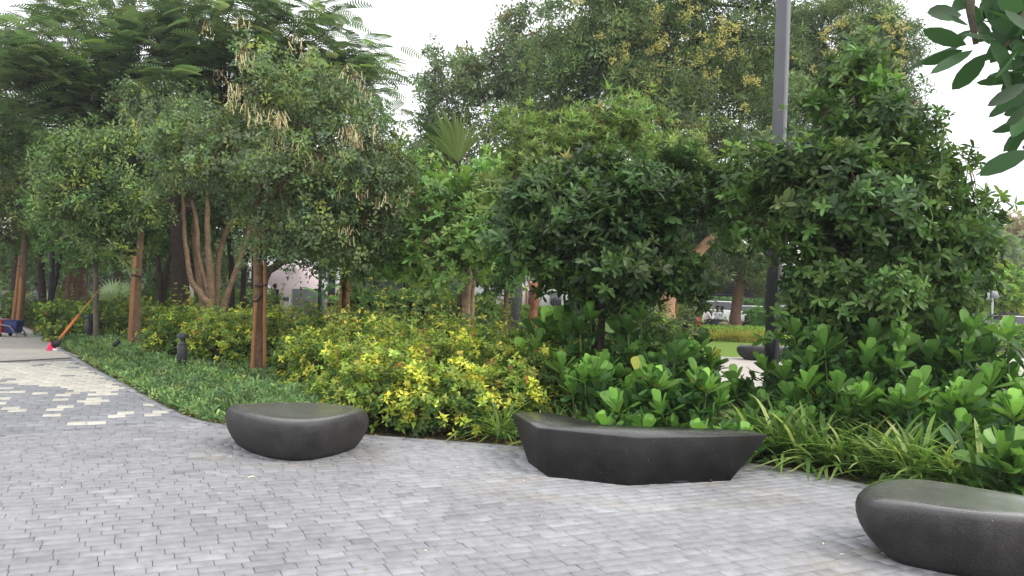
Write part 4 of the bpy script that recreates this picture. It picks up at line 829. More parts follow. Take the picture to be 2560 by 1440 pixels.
# ------------------------------------------------------------------ shrubs
def boug(label, px, d, w, h, yellow, shoots=0, dens=1.0, name="yellow_leaved_bush", flowers=0, depth=None):
    base = GD(px, d); root = thing(name, label, "bush", base, None); depth = depth or w*.8
    n = int(520*w*h*dens*1.5); u = nrm(rng.normal(0, 1, (n, 3))); u[:, 2] = np.abs(u[:, 2])
    f = np.where(rng.random(n) < .75, rng.normal(.95, .09, n), rng.uniform(.5, .9, n))
    f *= 1+.13*np.sin(6*u[:, 0]+px)*np.cos(5*u[:, 1]+d)+.08*np.sin(11*u[:, 2]+px)
    sq = np.sign(u)*np.abs(u)**.7; C = base+sq*np.array([w/2, depth/2, h])*f[:, None]; C[:, 2] = np.maximum(C[:, 2], .04)
    g = Geo(); ctr = base+np.array([0, 0, .05])
    for i in rng.choice(n, min(n, 110), False): tube(g, bezier(ctr+rng.normal(0, .08, 3)*np.array([1, 1, 0]), C[i], rng.normal(0, .06, 3), 4), np.linspace(.012, .003, 4), 3, (.10, .07, .045), False)
    K = []
    for s in range(shoots):
        a = base+np.array([rng.uniform(-w/2, w/2)*.8, rng.uniform(-depth/2, depth/2)*.7, h*.8]); L = rng.uniform(.35, .95)
        e = a+np.array([rng.normal(0, .22)*L, rng.normal(0, .2)*L, L]); pts = bezier(a, e, rng.normal(0, .08, 3), 8); tube(g, pts, np.linspace(.007, .002, 8), 4, (.13, .12, .06), False); K.append(pts[2:])
    g.build("stems", M_BARK, root, base)
    ax = u*.5+np.array([0, -.1, .7])+rng.normal(0, .35, u.shape); pos, R, ri = rosettes(C, ax, 7, 35, 95)
    hfr = (C[:, 2]-base[2])/h
    noise = np.sin(C[:, 0]*5+1.3)*np.sin(C[:, 1]*4+C[:, 2]*6)+.6*np.sin(C[:, 0]*11+C[:, 2]*9)
    py = np.clip(yellow*(.30+.72*noise), 0, .9)*(f > .86); isy = rng.random(n) < py
    kinds = np.where(isy, 2, np.where(rng.random(n) < .28+.7*hfr*yellow*1.5, 1, 0))
    cb = np.array([[.048, .095, .030], [.17, .235, .055], [.39, .395, .08]])[kinds]*np.exp(rng.normal(0, .17, (n, 1)))*np.exp(rng.normal(0, .06, (n, 3)))
    o_ = rng.random(n) < .03*(hfr > .6)*yellow*2; cb[o_] = np.array([.30, .15, .07])
    g = Geo(); pos = pos+R[:, :, 1]*.03*rng.random((len(pos), 1)); g.scatter(T_OVATE, pos, R, .062*np.exp(rng.normal(0, .2, len(pos))), cb[ri]*np.exp(rng.normal(0, .12, (len(ri), 1))))
    for pts in K:
        q = np.repeat(pts, 5, 0)+rng.normal(0, .01, (len(pts)*5, 3)); dd = rng.normal(0, 1, q.shape); dd[:, 2] = rng.uniform(-.6, .5, len(q)); yy = np.where(rng.random((len(q), 1)) < .3, np.array([[.33, .27, .06]]), np.array([[.15, .2, .06]]))
        g.scatter(T_OVATE, q, frames(dd, np.tile([0, 0, 1.], (len(q), 1))+rng.normal(0, .3, q.shape)), .06*np.exp(rng.normal(0, .25, len(q))), yy*np.exp(rng.normal(0, .15, (len(q), 1))))
    g.build("foliage", M_LEAF, root, base)
    if flowers:
        for s in range(flowers):
            g = Geo()
            u1 = nrm(rng.normal(0, 1, 3)); u1[2] = abs(u1[2]); u1[1] = -abs(u1[1]); q = base+u1*np.array([w/2, depth/2, h])*1.03; m = 12
            g.scatter(T_OVATE, q+rng.normal(0, .010, (m, 3)), frames(rng.normal(0, 1, (m, 3)), rng.normal(0, 1, (m, 3))), .045, np.array([.5, .01, .09])*np.exp(rng.normal(0, .2, (m, 1))))
            g.build("flower", M_FLOWER, root, base)
    return root
boug("low yellow-leaved bush behind the right end of the pebble bench", 960, 9.45, 1.25, .80, .5, 2, 1.1, flowers=1)
boug("yellow-leaved bush at the front of the bed between the two middle benches", 1110, 9.3, 1.15, .72, .75, 1, 1.1)
boug("dark lower bush with yellow tips left of the angular bench's spider plants", 1255, 9.7, 1.0, .70, .62, 0, 1.1)
boug("yellow-green bush with a red flower directly above the gap between the middle benches", 930, 10.6, 1.5, .98, .62, 5, flowers=2)
boug("broad yellow-topped bush in the centre of the hedge", 1110, 10.6, 1.4, .98, .6, 5, flowers=1)
boug("yellow-tipped bush joining the paddle-leaved shrubs", 1300, 10.7, 1.3, .95, .5, 2, flowers=1)
boug("bush with tall yellow-green shoots behind the centre of the hedge", 1030, 12.2, 1.9, 1.15, .42, 12)
boug("green-topped bush behind the right of the hedge", 1230, 12.3, 1.7, 1.05, .3, 4)
boug("yellow-topped bush to the right of the staked flowering tree", 850, 12.4, 1.6, 1.0, .5, 5, flowers=2)
boug("bush with red flowers low beside the tall reddish stake", 775, 13.3, 1.2, .85, .3, 2, flowers=5)
boug("yellow-leaved bush between the near bollard and the left stake", 555, 15.2, 1.5, .95, .45, 2)
boug("green bush behind the near bollard", 470, 16.3, 1.5, 1.0, .35, 2)
boug("green bush under the multi-stemmed tree", 590, 16.9, 1.8, 1.05, .3, 3)
boug("bush behind the staked flowering tree", 720, 15.8, 1.8, 1.1, .35, 4)
boug("bush beneath the young staked tree", 900, 15.4, 2.0, 1.2, .3, 4, .8)
boug("olive bush with tan shoots in front of the peeling trunk", 1120, 14.0, 1.8, 1.1, .28, 7, .8)
boug("yellow bush crest beside the small bollard in the middle distance", 1385, 12.6, 1.1, 1.12, .6, 1)
boug("yellow-green bush behind the slim staked tree", 420, 19.4, 1.7, 1.0, .35, 2, .8)
boug("dark bush behind the second bollard and the broom", 285, 21.0, 1.9, 1.05, .18, 2, .8)
boug("dark bush at the bend of the path beyond the broom", 165, 22.3, 1.6, 1.0, .2, 2, .8)
boug("pale low bush with white flowers beside the broom", 150, 20.3, .7, .45, .1, 0, .9)
boug("dim bush behind the thin dark trunks", 330, 23.5, 2.2, 1.0, .2, 0, .6)
boug("dim bush to the left of the multi-stemmed tree's foot", 480, 21.5, 2.0, 1.0, .3, 2, .6)
boug("dim green bush to the right of the multi-stemmed tree", 640, 21.5, 2.2, 1.0, .25, 2, .6)
boug("dark bush behind the mop cart at the left edge", 10, 27.0, 2.6, 1.1, .02, 0, .5)
boug("dim bush between the three stakes and the thin lamp post", 120, 30.0, 2.8, .8, .05, 0, .4)

# paddle-leaved shrubs (individual plants, unique meshes from three prototypes)
def paddle(nr, w, h, seed):
    global rng
    keep = rng; rng = np.random.default_rng(seed)
    base = np.zeros(3); root = thing("paddle_leaf_shrub", "x", "shrub", base)
    u = nrm(rng.normal(0, 1, (nr, 3))); u[:, 2] = np.abs(u[:, 2])*.9+.1
    f = np.where(rng.random(nr) < .8, rng.normal(1, .08, nr), rng.uniform(.5, .9, nr)); C = u*np.array([w/2, w/2, h*.86])*f[:, None]; C[:, 2] = np.maximum(C[:, 2], .1)
    g = Geo()
    for i in range(nr): tube(g, bezier(rng.normal(0, .05, 3)*np.array([1, 1, 0]), C[i], u[i]*np.array([.15, .15, -.12]), 6), np.linspace(.018, .009, 6), 6, (.13, .19, .06), False)
    g.build("stems", M_BARK, root, base, True)
    g = Geo(); ax = u*.35+np.array([0, 0, 1.0])+rng.normal(0, .16, u.shape)
    pos, R, ri = rosettes(C, ax, 12, 12, 74, .14); pos = pos+nrm(ax)[ri]*np.tile(np.linspace(-.08, .02, 12), nr)[:, None]
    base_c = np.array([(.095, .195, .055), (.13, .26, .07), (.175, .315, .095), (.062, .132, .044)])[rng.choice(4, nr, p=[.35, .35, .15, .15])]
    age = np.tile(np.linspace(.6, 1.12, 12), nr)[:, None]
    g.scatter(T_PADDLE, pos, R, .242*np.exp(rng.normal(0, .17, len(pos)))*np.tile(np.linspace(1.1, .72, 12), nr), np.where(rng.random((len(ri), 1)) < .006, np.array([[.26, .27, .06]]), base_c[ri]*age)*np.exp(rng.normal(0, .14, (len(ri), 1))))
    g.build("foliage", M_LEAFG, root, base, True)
    # older darker leaves inside
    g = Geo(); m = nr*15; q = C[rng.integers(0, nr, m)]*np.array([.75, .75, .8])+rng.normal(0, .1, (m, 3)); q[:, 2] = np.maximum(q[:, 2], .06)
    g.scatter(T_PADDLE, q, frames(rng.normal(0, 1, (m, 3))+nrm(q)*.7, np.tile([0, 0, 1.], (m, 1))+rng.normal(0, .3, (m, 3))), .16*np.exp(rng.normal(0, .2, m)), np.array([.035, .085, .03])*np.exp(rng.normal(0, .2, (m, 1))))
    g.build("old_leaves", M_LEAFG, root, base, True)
    rng = keep; return root
protos = {"L": (paddle(27, 1.3, 1.5, 1), paddle(25, 1.25, 1.45, 2)), "M": (paddle(16, .95, .92, 3), paddle(15, .9, .88, 4)), "S": (paddle(6, .5, .5, 5), paddle(7, .55, .5, 6))}
used = set()
def put_paddle(kind, px, d, sc, label):
    k = rng.integers(0, 2); p = protos[kind][k]; b_ = GD(px, d); rz = rng.uniform(0, 6.28)
    if (kind, k) not in used:
        used.add((kind, k)); p.location = Vector(b_); p.rotation_euler = (0, 0, rz); p.scale = (sc,)*3; p["label"] = label; p["group"] = "paddle-leaved shrubs in the bed"; return p
    return dup(p, b_, rz, sc, label, "paddle-leaved shrubs in the bed")
for a in [("M", 1490, 9.1, 1.0, "bright paddle-leaved shrub behind the left half of the angular bench"), ("M", 1610, 8.7, .95, "paddle-leaved shrub directly behind the middle of the angular bench"), ("M", 1730, 8.6, .95, "paddle-leaved shrub behind the right half of the angular bench"),
          ("S", 1560, 8.2, 1.0, "small paddle-leaved plant low behind the angular bench's middle"), ("S", 1800, 7.9, 1.0, "small paddle-leaved plant just above the right tip of the angular bench"),
          ("L", 1480, 10.6, 1.05, "tall paddle-leaved shrub beside the yellow bushes, under the dark round tree"), ("L", 1610, 10.3, 1.08, "tall paddle-leaved shrub under the middle of the dark round tree"), ("L", 1720, 10.2, .84, "tall paddle-leaved shrub left of the view to the far small bench"), 
          ("M", 1465, 11.6, 1.85, "tallest single paddle-leaved shrub with upright leaves against the dark round tree"), ("M", 1370, 11.3, 1.3, "paddle-leaved plant half hidden behind the yellow bushes' right end"),
          ("L", 1955, 9.5, .98, "paddle-leaved shrub in front of the foot of the thick lamp post"), ("L", 2090, 8.9, .95, "paddle-leaved shrub left of the conical tree's trunk"), ("L", 2230, 8.9, 1.0, "paddle-leaved shrub right of the conical tree's trunk"),
          ("L", 2410, 9.0, 1.10, "tall bright paddle-leaved shrub below the distant T-shaped lamp post"), ("L", 2540, 8.6, 1.06, "tall paddle-leaved shrub at the right edge of the photo"),
          ("M", 2300, 8.1, .9, "bright paddle-leaved shrub behind the spider plants in front of the tree"), ("M", 2430, 7.7, 1.0, "paddle-leaved shrub between the tall shrubs and the large rounded bench"), ("M", 2540, 7.0, 1.0, "paddle-leaved shrub at the right edge above the large rounded bench"),
          ("S", 2500, 6.55, 1.15, "small bright paddle-leaved plant just behind the large rounded bench"), ("S", 2290, 7.5, .8, "small paddle-leaved plant sprouting among the spider plants"), ("S", 1900, 8.9, 1.0, "small paddle-leaved plant beside the lamp post shrub"),
          ("L", 2120, 10.4, .95, "dark paddle-leaved shrub behind the conical tree's trunk"), ("L", 2300, 10.4, 1.0, "dark paddle-leaved shrub behind the tall right shrubs"), ("M", 2150, 9.0, .95, "paddle-leaved shrub in the shade below the conical tree"), ("M", 2020, 8.9, .8, "low paddle-leaved shrub above the right tip of the angular bench"),
          ("L", 2640, 8.0, .95, "paddle-leaved shrub partly outside the right edge"), ("M", 1650, 9.6, 1.15, "paddle-leaved shrub between the front and the tall rows behind the bench")]:
    put_paddle(*a)

for lab_, px_, d_, w_, h_ in (("dim leafy bush behind the conical tree's trunk", 2190, 13.0, 1.9, 1.45), ("dim leafy bush right of the thick lamp post", 2050, 13.6, 1.3, 1.25), ("dim leafy bush behind the tall right-hand paddle-leaved shrubs", 2350, 13.2, 1.9, 1.5), ("dark leafy bush behind the tall paddle-leaved shrubs and dark round tree", 1560, 13.5, 2.2, 1.55), ("dark leafy bush left of the pale orange trunk", 1640, 14.5, 1.0, 1.15)):
    boug(lab_, px_, d_, w_, h_, .0, 0, .8)
# spider plants / variegated grass
def spider(nb, L, cols, wts, seed, name="spider_plant", cat="grass plant", wd=.026):
    global rng
    keep = rng; rng = np.random.default_rng(seed); root = thing(name, "x", cat, (0, 0, 0)); g = Geo()
    for i in range(nb):
        a = rng.uniform(0, 6.28); el = rng.uniform(.5, 1.45); l = L*rng.uniform(.6, 1.2); n = 7; t = np.linspace(0, 1, n)
        r = l*(np.cos(el)*t + .45*t*t*.6); z = l*(np.sin(el)*t - .62*t**2.3*(1.2-.5*el)); d = np.array([math.cos(a), math.sin(a), 0]); s = np.array([-d[1], d[0], 0])
        p = rng.normal(0, .03, 3)*np.array([1, 1, 0]) + d*r[:, None] + np.array([0, 0, 1])*np.maximum(z, .01)[:, None]
        w = wd*(np.sin(np.pi*(t*.9+.1))**.6)*rng.uniform(.7, 1.2)/2; w[-1] = .0008
        V = np.stack([p-s*w[:, None], p+np.array([0, 0, -.25])*w[:, None], p+s*w[:, None]], 1).reshape(-1, 3)
        c = np.array(cols[rng.choice(len(cols), p=np.array(wts)/sum(wts))])*math.exp(rng.normal(0, .15)); mid = c*np.array([.55, .75, .6])
        cc = np.tile(np.stack([c, mid, c]), (n, 1)); f = []
        for k in range(n-1):
            for q in (0, 1): b_ = k*3+q; f.append((b_, b_+1, b_+4, b_+3))
        g.add(V, f, cc)
    g.build("leaves", M_PALE, root, (0, 0, 0)); rng = keep; return root
SPC = [(.17, .24, .09), (.11, .175, .06), (.36, .38, .20), (.065, .11, .045)]
sp = [spider(60, .52, SPC, [4, 4, 1.5, 2], 11), spider(54, .48, SPC, [4, 3, 2.2, 2], 12), spider(66, .56, SPC, [3, 4, 1, 3], 13)]
spu = set()
def put_spider(px, py_or_d, sc, label, group, isd=False, fam=None):
    b_ = GD(px, py_or_d) if isd else PZ(px, py_or_d); fam = fam or sp; k = int(rng.integers(0, len(fam))); p = fam[k]; rz = rng.uniform(0, 6.28); key = (id(fam), k)
    if key not in spu:
        spu.add(key); p.location = Vector(b_); p.rotation_euler = (0, 0, rz); p.scale = (sc,)*3; p["label"] = label; p["group"] = group; return
    dup(p, b_, rz, sc, label, group)
put_spider(1170, 1088, 1.0, "arching spider plant nearest the pebble bench's right side", "spider plants along the bed edge")
put_spider(1255, 1098, 1.25, "upright pale-striped spider plant at the left end of the angular bench", "spider plants along the bed edge")
put_spider(1290, 1085, 1.0, "spider plant tucked behind the angular bench's left tip", "spider plants along the bed edge")
ORD = ["first", "second", "third", "fourth", "fifth", "sixth", "seventh", "eighth", "ninth", "tenth", "eleventh", "twelfth"]
for i in range(12):
    put_spider(1350+i*48, 1118-(i % 3)*16, .95+.25*rng.random(), ORD[i]+" striped grassy plant from the left behind the angular bench", "spider plants behind the angular bench")
for i in range(36):
    a_ = i % 12; row = i//12
    px = 1890 + a_*58 + rng.uniform(-14, 14); t = (px-1880)/680
    yb = np.interp(px, [1880, 2060, 2160, 2350, 2560], [1152, 1182, 1203, 1244, 1300]) - 14 - row*34
    put_spider(px, yb, 1.3+.45*rng.random(), ORD[a_]+" spider plant from the angular bench in the "+("front", "middle", "back")[row]+" row of the right bed", "spider plants along the right bed edge")
# dark broad strap leaves behind the yellow bushes, and pink grasses
stp = [spider(70, 1.0, [(.04, .11, .035), (.07, .15, .045)], [1, 1], 21, "strap_leaf_clump", "plant", .035), spider(55, .8, [(.045, .12, .035), (.08, .16, .05)], [1, 1], 22, "strap_leaf_clump", "plant", .035)]
for px, d in [(790, 21), (840, 22), (905, 19), (940, 18.5), (980, 18), (1020, 18), (1060, 18.5), (1100, 18), (1140, 18.5), (1170, 18), (1200, 17.5), (1240, 18)]:
    kk = globals().get('kk', -1)+1; put_spider(px, d, 1.45, ORD[kk]+" clump of dark strap leaves from the left behind the yellow bushes", "strap-leaved clumps behind the hedge", True, stp)
gr = [spider(170, .95, [(.16, .17, .07), (.22, .17, .11), (.10, .13, .05), (.34, .22, .17)], [3, 2, 3, 1.6], 31, "fountain_grass", "grass plant", .008), spider(160, .9, [(.14, .16, .07), (.26, .18, .13), (.09, .12, .05), (.36, .24, .19)], [3, 2, 3, 1.6], 32, "fountain_grass", "grass plant", .008)]
for px, d in [(1240, 21.5), (1290, 20.5), (1320, 21), (1350, 20.3), (1385, 21), (1420, 20), (1300, 18.5), (1345, 18.2), (1395, 17.8), (1430, 22), (1250, 24), (1375, 23)]:
    kg = globals().get('kg', -1)+1; put_spider(px, d, 1.3, "feathery pinkish fountain grass "+["left of the slim dark trunk", "right of the slim dark trunk", "left of the pollarded trunk", "at the foot of the pollarded trunk", "right of the pollarded trunk", "beside the tallest paddle-leaved shrub", "in front of the grey square post", "left of the small bollard", "right of the small bollard", "furthest right behind the paddle-leaved shrubs", "behind the slim dark trunk", "behind the pollarded trunk"][kg], "fountain grasses", True, gr)
gold = [spider(120, .7, [(.42, .33, .10), (.30, .28, .09), (.2, .24, .06)], [3, 2, 1], 41, "golden_grass_tuft", "grass plant", .02)]
for i in range(11): put_spider(1790+i*18, 33.5, 1.15, ORD[i]+" golden grass tuft from the left along the far lawn", "golden grass tufts along the lawn", True, gold)
# silver fan plant and broad banana leaf plant
b_ = GD(282, 26); root = thing("silver_palm", "small silvery fan palm seen between the left trunks", "palm", b_); g = Geo()
for i in range(14):
    a = rng.uniform(0, 6.28); el = rng.uniform(.2, 1.3); hub = b_+np.array([math.cos(a)*math.cos(el)*.45, math.sin(a)*math.cos(el)*.45, .75+math.sin(el)*.5]); u = nrm(hub-b_-np.array([0, 0, .6])); s = nrm(np.cross(u, [0, 0, 1.0]))
    for k in range(12):
        q = math.radians(-75+150*k/11); d_ = u*math.cos(q)+s*math.sin(q); w_ = s*math.cos(q)-u*math.sin(q); g.add([hub, hub+d_*.3+w_*.03, hub+d_*.55, hub+d_*.3-w_*.03], [(0, 1, 2, 3)], (.33, .42, .36))
g.build("fronds", M_LEAF, root, b_); g = Geo(); tube(g, [b_, b_+np.array([0, 0, .8])], .08, 8, BARK_BROWN); g.build("trunk", M_BARK, root, b_)
b_ = GD(810, 22); root = thing("banana_plant", "plant with broad paddle-shaped banana-like leaves in front of the pink parasol", "plant", b_); g = Geo(); T_BAN = tpl_leaf(.3, ((.15, .7), (.4, 1), (.75, .85)), .2, .35)
for e, tipp in (((800, 742), (770, 712)), ((802, 740), (840, 700)), ((805, 745), (825, 690)), ((800, 750), (850, 735)), ((798, 748), (775, 735))):
    a, e2 = P(*e, 22), P(*tipp, 21.7); g.scatter(T_BAN, a[None], frames((e2-a)[None], np.array([[0, -.5, 1.]])), np.linalg.norm(e2-a)*1.2, np.array([[.08, .19, .06]]))
g.build("leaves", M_LEAF, root, b_, True); g = Geo(); tube(g, [b_, P(802, 745, 22)], [.06, .03], 8, (.1, .16, .05)); g.build("stem", M_BARK, root, b_)

# ------------------------------------------------------------------ ground cover (uncountable)
GC = [PZ(*q)[:2] for q in [(128, 846), (170, 876), (250, 926), (330, 968), (400, 1008), (480, 1046), (560, 1064), (740, 1078), (800, 1070), (760, 985), (700, 945), (600, 925), (470, 900), (400, 868), (380, 850), (240, 838), (140, 838)]]
GCp = np.array(GC); bb0, bb1 = GCp.min(0), GCp.max(0)
N = 90000; x = rng.uniform(bb0[0], bb1[0], N); y = rng.uniform(bb0[1], bb1[1], N); m = in_poly(x, y, GCp); x, y = x[m], y[m]
bare = (np.sin(x*2.1+y*.9)+np.sin(y*1.7-x)*.6 > 1.05); pxl = x/y*F_PX+1280
soil = in_poly(x, y, [PZ(*q)[:2] for q in [(380, 915), (440, 925), (445, 890), (400, 862), (345, 868)]])
k = ~soil | (rng.random(len(x)) < .06); x, y = x[k], y[k]
nC = int(len(x)*.42); idx = rng.choice(len(x), nC, False); cx, cy = x[idx], y[idx]
hgt = .10+.15*(.5+.5*np.sin(cx*3.1)*np.cos(cy*2.3))*rng.uniform(.5, 1.3, nC); ed = edge_dist(cx, cy); hgt *= np.clip(ed/.30, .45, 1)
C = np.stack([cx, cy, hgt*rng.uniform(.3, 1, nC)], 1); ax = np.stack([rng.normal(0, .5, nC), rng.normal(0, .5, nC)-.1, np.ones(nC)], 1)
pos, R, ri = rosettes(C, ax, 7, 20, 85); Kc = (np.floor(cx*2.5)*31+np.floor(cy*2.5)*17).astype(int) % 997
g = Geo(); pos = pos+R[:, :, 1]*.05*rng.random((len(pos), 1)); colr = palette(ri, [(.085, .15, .075), (.115, .19, .09), (.055, .10, .05), (.18, .23, .10)], [4, 3, 3, 1], .16)
g.scatter(T_OVAL, pos, R, .062*np.exp(rng.normal(0, .25, len(pos))), colr*(np.exp(.28*np.sin(pos[:, :1]*4.1)*np.sin(pos[:, 1:2]*3.3)))); tag(g.build("ground_cover", M_LEAF), "low dense green ground cover along the path edge", "ground cover", None, "stuff")
# leaf litter on the soil at the bed edge
n = 2600; t = rng.uniform(0, tot, n); off = np.abs(rng.normal(0, .3, n))+.02; ex = np.interp(t, cum, EDGE[:, 0]); ey = np.interp(t, cum, EDGE[:, 1]); tx = np.interp(np.minimum(t+.1, tot), cum, EDGE[:, 0])-ex; ty = np.interp(np.minimum(t+.1, tot), cum, EDGE[:, 1])-ey; nn = np.hypot(tx, ty)+1e-6
C = np.stack([ex-ty/nn*off, ey+tx/nn*off, np.full(n, -.015)], 1); g = Geo(); dd = rng.normal(0, 1, (n, 3)); dd[:, 2] *= .2
g.scatter(T_OVATE, C, frames(dd, np.tile([0, 0, 1.], (n, 1))), .05*np.exp(rng.normal(0, .3, n)), np.array([(.22, .12, .06), (.3, .22, .08), (.12, .07, .04)])[rng.integers(0, 3, n)])
tag(g.build("leaf_litter", M_LEAF), "dry fallen leaves on the soil along the paving edge", "leaf litter", None, "stuff")
n = 55; C = np.stack([rng.uniform(-4.5, 3, n), rng.uniform(4.6, 8.5, n), np.full(n, .006)], 1); k = in_poly(C[:, 0], C[:, 1], PLAZA); C = C[k]; n = len(C); dd = rng.normal(0, 1, (n, 3)); dd[:, 2] *= .05
g = Geo(); g.scatter(T_DIA, C, frames(dd, np.tile([0, 0, 1.], (n, 1))), .022*np.exp(rng.normal(0, .4, n)), np.array([(.7, .68, .62), (.35, .2, .1), (.5, .45, .3)])[rng.integers(0, 3, n)])
tag(g.build("debris_flecks", M_LEAF), "tiny pale petals and leaf scraps scattered on the grey pavers", "debris", None, "stuff")

# ------------------------------------------------------------------ hedges far right and middle distance
def hedge(label, px0, px1, d, h, depth, cols, L=.16, dens=60, d1=None, jag=.06):
    a, b = GD(px0, d), GD(px1, d1 or d); c0 = (a+b)/2; w = np.linalg.norm(b-a); u = nrm(b-a); v = np.array([-u[1], u[0], 0])
    root = thing("clipped_hedge", label, "hedge", c0); n = int(dens*w*(h+depth)*2)
    s = rng.uniform(-w/2, w/2, n); top = rng.random(n) < depth/(h+depth); q = np.where(top, rng.uniform(-depth/2, depth/2, n), -depth/2+np.abs(rng.normal(0, .05, n))); z = np.where(top, h, rng.uniform(.03, h, n))
    C = c0+u*s[:, None]+v*(q+rng.normal(0, jag, n))[:, None]; C[:, 2] = z+rng.normal(0, jag, n)
    g = Geo(); box(g, c0+np.array([0, 0, h*.45]), (w*.97, depth*.7, h*.9), math.atan2(u[1], u[0]), (.02, .03, .012)); g.build("core", M_BARK, root, c0)
    pos, R, ri = rosettes(C, np.where(top[:, None], np.array([[0, 0, 1.]]), -v[None]+np.array([[0, 0, .5]])), 6, 30, 95); g = Geo()
    g.scatter(T_DIA, pos, R, L*np.exp(rng.normal(0, .2, len(pos))), palette(ri, cols, [1]*len(cols), .15)); g.build("foliage", M_LEAF, root, c0)
GH = [(.07, .15, .04), (.05, .11, .032)]
hedge("clipped dark hedge directly behind the far seated people", 1640, 1800, 47, .95, 1.0, GH, d1=47)
hedge("clipped hedge to the right of the rough brown trunk", 1862, 2100, 40, 1.15, 1.2, GH)
hedge("tall hedge band at the back below the parking canopy", 1640, 2000, 58, 1.8, 1.0, [(.06, .13, .04), (.05, .1, .03)], .22, 30)
hedge("upper clipped hedge in front of the parked white car", 1880, 2120, 50, 1.3, 1.0, [(.08, .17, .045), (.06, .13, .035)])
hedge("low bright green hedge between the lawn and the stone seat", 1760, 2000, 35.5, .45, 1.8, [(.18, .28, .05), (.13, .23, .045)], .1)
hedge("bright low hedge at the right edge below the parking canopy", 2380, 2700, 36, .95, 1.2, [(.14, .26, .05), (.11, .2, .045)])
hedge("green hedge in the distance behind the pollarded trunk", 1225, 1420, 36, 1.0, 1.2, [(.13, .22, .05), (.09, .16, .04)])
hedge("dark far hedge behind the left trunks", 150, 520, 40, 1.0, 1.5, [(.10, .17, .05), (.07, .13, .04)], .2, 30)
hedge("loose green hedge across the back of the garden behind the strap-leaved clumps", 850, 1235, 27, 1.35, 1.4, [(.08, .15, .045), (.06, .11, .035), (.11, .17, .05)], .16, 50, jag=.16)
hedge("green hedge beneath the café terrace left of the pink parasol", 540, 690, 33, 1.1, 1.4, [(.08, .14, .045), (.06, .10, .035)], .16, 50, jag=.14)
boug("yellow-green bush left of the seated people", 1705, 45, 3.2, 2.0, .6, 0, .35)
# ------------------------------------------------------------------ far mass of trees that reads as one wood
n = 15000; a = rng.uniform(-.95, .95, n); d = rng.uniform(92, 118, n); x = a*d
top = 6.0+1.2*np.sin(x*.13)+.9*np.sin(x*.31+1)+.6*np.sin(x*.9); top = np.where(x > 48, top*.95, top)
z = top*rng.random(n)**.7; C = np.stack([x, d, z], 1); dd = nrm(rng.normal(0, 1, (n, 3))); pos, R, ri = rosettes(C, dd*.5+np.array([0, -.4, .6]), 6, 30, 110); Kc = ((x//4).astype(int)*13) % 61
g = Geo(); cb = palette(Kc-Kc.min(), [(.06, .11, .045), (.08, .14, .05), (.05, .09, .045)], [1, 1, 1], .12)
g.scatter(T_DIA, pos, R, 1.3, cb[ri]*np.exp(rng.normal(0, .15, (len(ri), 1)))); tag(g.build("far_woodland", M_LEAF), "distant band of trees closing the view behind the garden", "woodland", None, "stuff")

# ------------------------------------------------------------------ café things
def parasol(label, px, py_top, d, r, h_drop, ht, cols, tilt=0.0, n=8):
    b = GD(px, d); root = thing("parasol", label, "parasol", b); g = Geo(); tube(g, [b, b+np.array([0, 0, ht])], .03, 8); g.build("pole", M_WHITE, root, b)
    g = Geo(); top = b+np.array([0, 0, ht]); R_ = []
    for rr, zz_ in ((0, 0), (.35, -.3), (.7, -.62), (1, -1)):
        for i in range(n):
            for s in (0, .5):
                a = (i+s)/n*2*math.pi; k = 1 if s == 0 else .955
                R_.append(top+np.array([math.cos(a)*r*rr*k, math.sin(a)*r*rr*k, zz_*h_drop+(-.03 if s else 0)*rr+math.cos(a)*tilt*rr]))
    m = 2*n; f = []
    for i in range(3):
        for j in range(m): f.append((i*m+j, i*m+(j+1) % m, (i+1)*m+(j+1) % m, (i+1)*m+j))
    k0 = len(R_)
    for i in range(m): R_.append(R_[3*m+i]+np.array([0, 0, -.16]))
    for j in range(m): f.append((3*m+j, 3*m+(j+1) % m, k0+(j+1) % m, k0+j))
    g.add(R_, f, cols); g.build("canopy", leaf_mat("canvas", .9, .35, .1, (1, 1, 1), 1.0, (1, 1, 1)), root, b); return root
pr = parasol("large pink parasol tilted over the café terrace beyond the left trees", 738, 0, 45, 1.65, .75, 2.75, (.92, .76, .80))
for c_ in pr.children:
    if c_.name.startswith("canopy"): c_.location = (0, 0, 2.75); c_.data.transform(Matrix.Translation((0, 0, -2.75))); c_.rotation_euler = (math.radians(38), math.radians(22), 0)
pr = parasol("white parasol behind and left of the pink one", 705, 0, 50, 2.4, .9, 3.2, (.85, .85, .85))
for c_ in pr.children:
    if c_.name.startswith("canopy"): c_.location = (0, 0, 3.2); c_.data.transform(Matrix.Translation((0, 0, -3.2))); c_.rotation_euler = (math.radians(30), math.radians(18), 0)
b = GD(468, 36); root = thing("closed_parasol", "folded beige parasol standing beside the multi-stemmed tree", "parasol", b); g = Geo()
lathe(g, b, [(.24, .95), (.27, 1.0), (.2, 1.7), (.15, 2.1), (.05, 2.45)], 9, (.45, .42, .36)); g.build("canopy", attr_mat("canvas_closed", .9, 8, .1, .2), root, b, False)
g = Geo(); tube(g, [b, b+np.array([0, 0, 2.5])], .03, 8); g.build("pole", M_DARK, root, b)
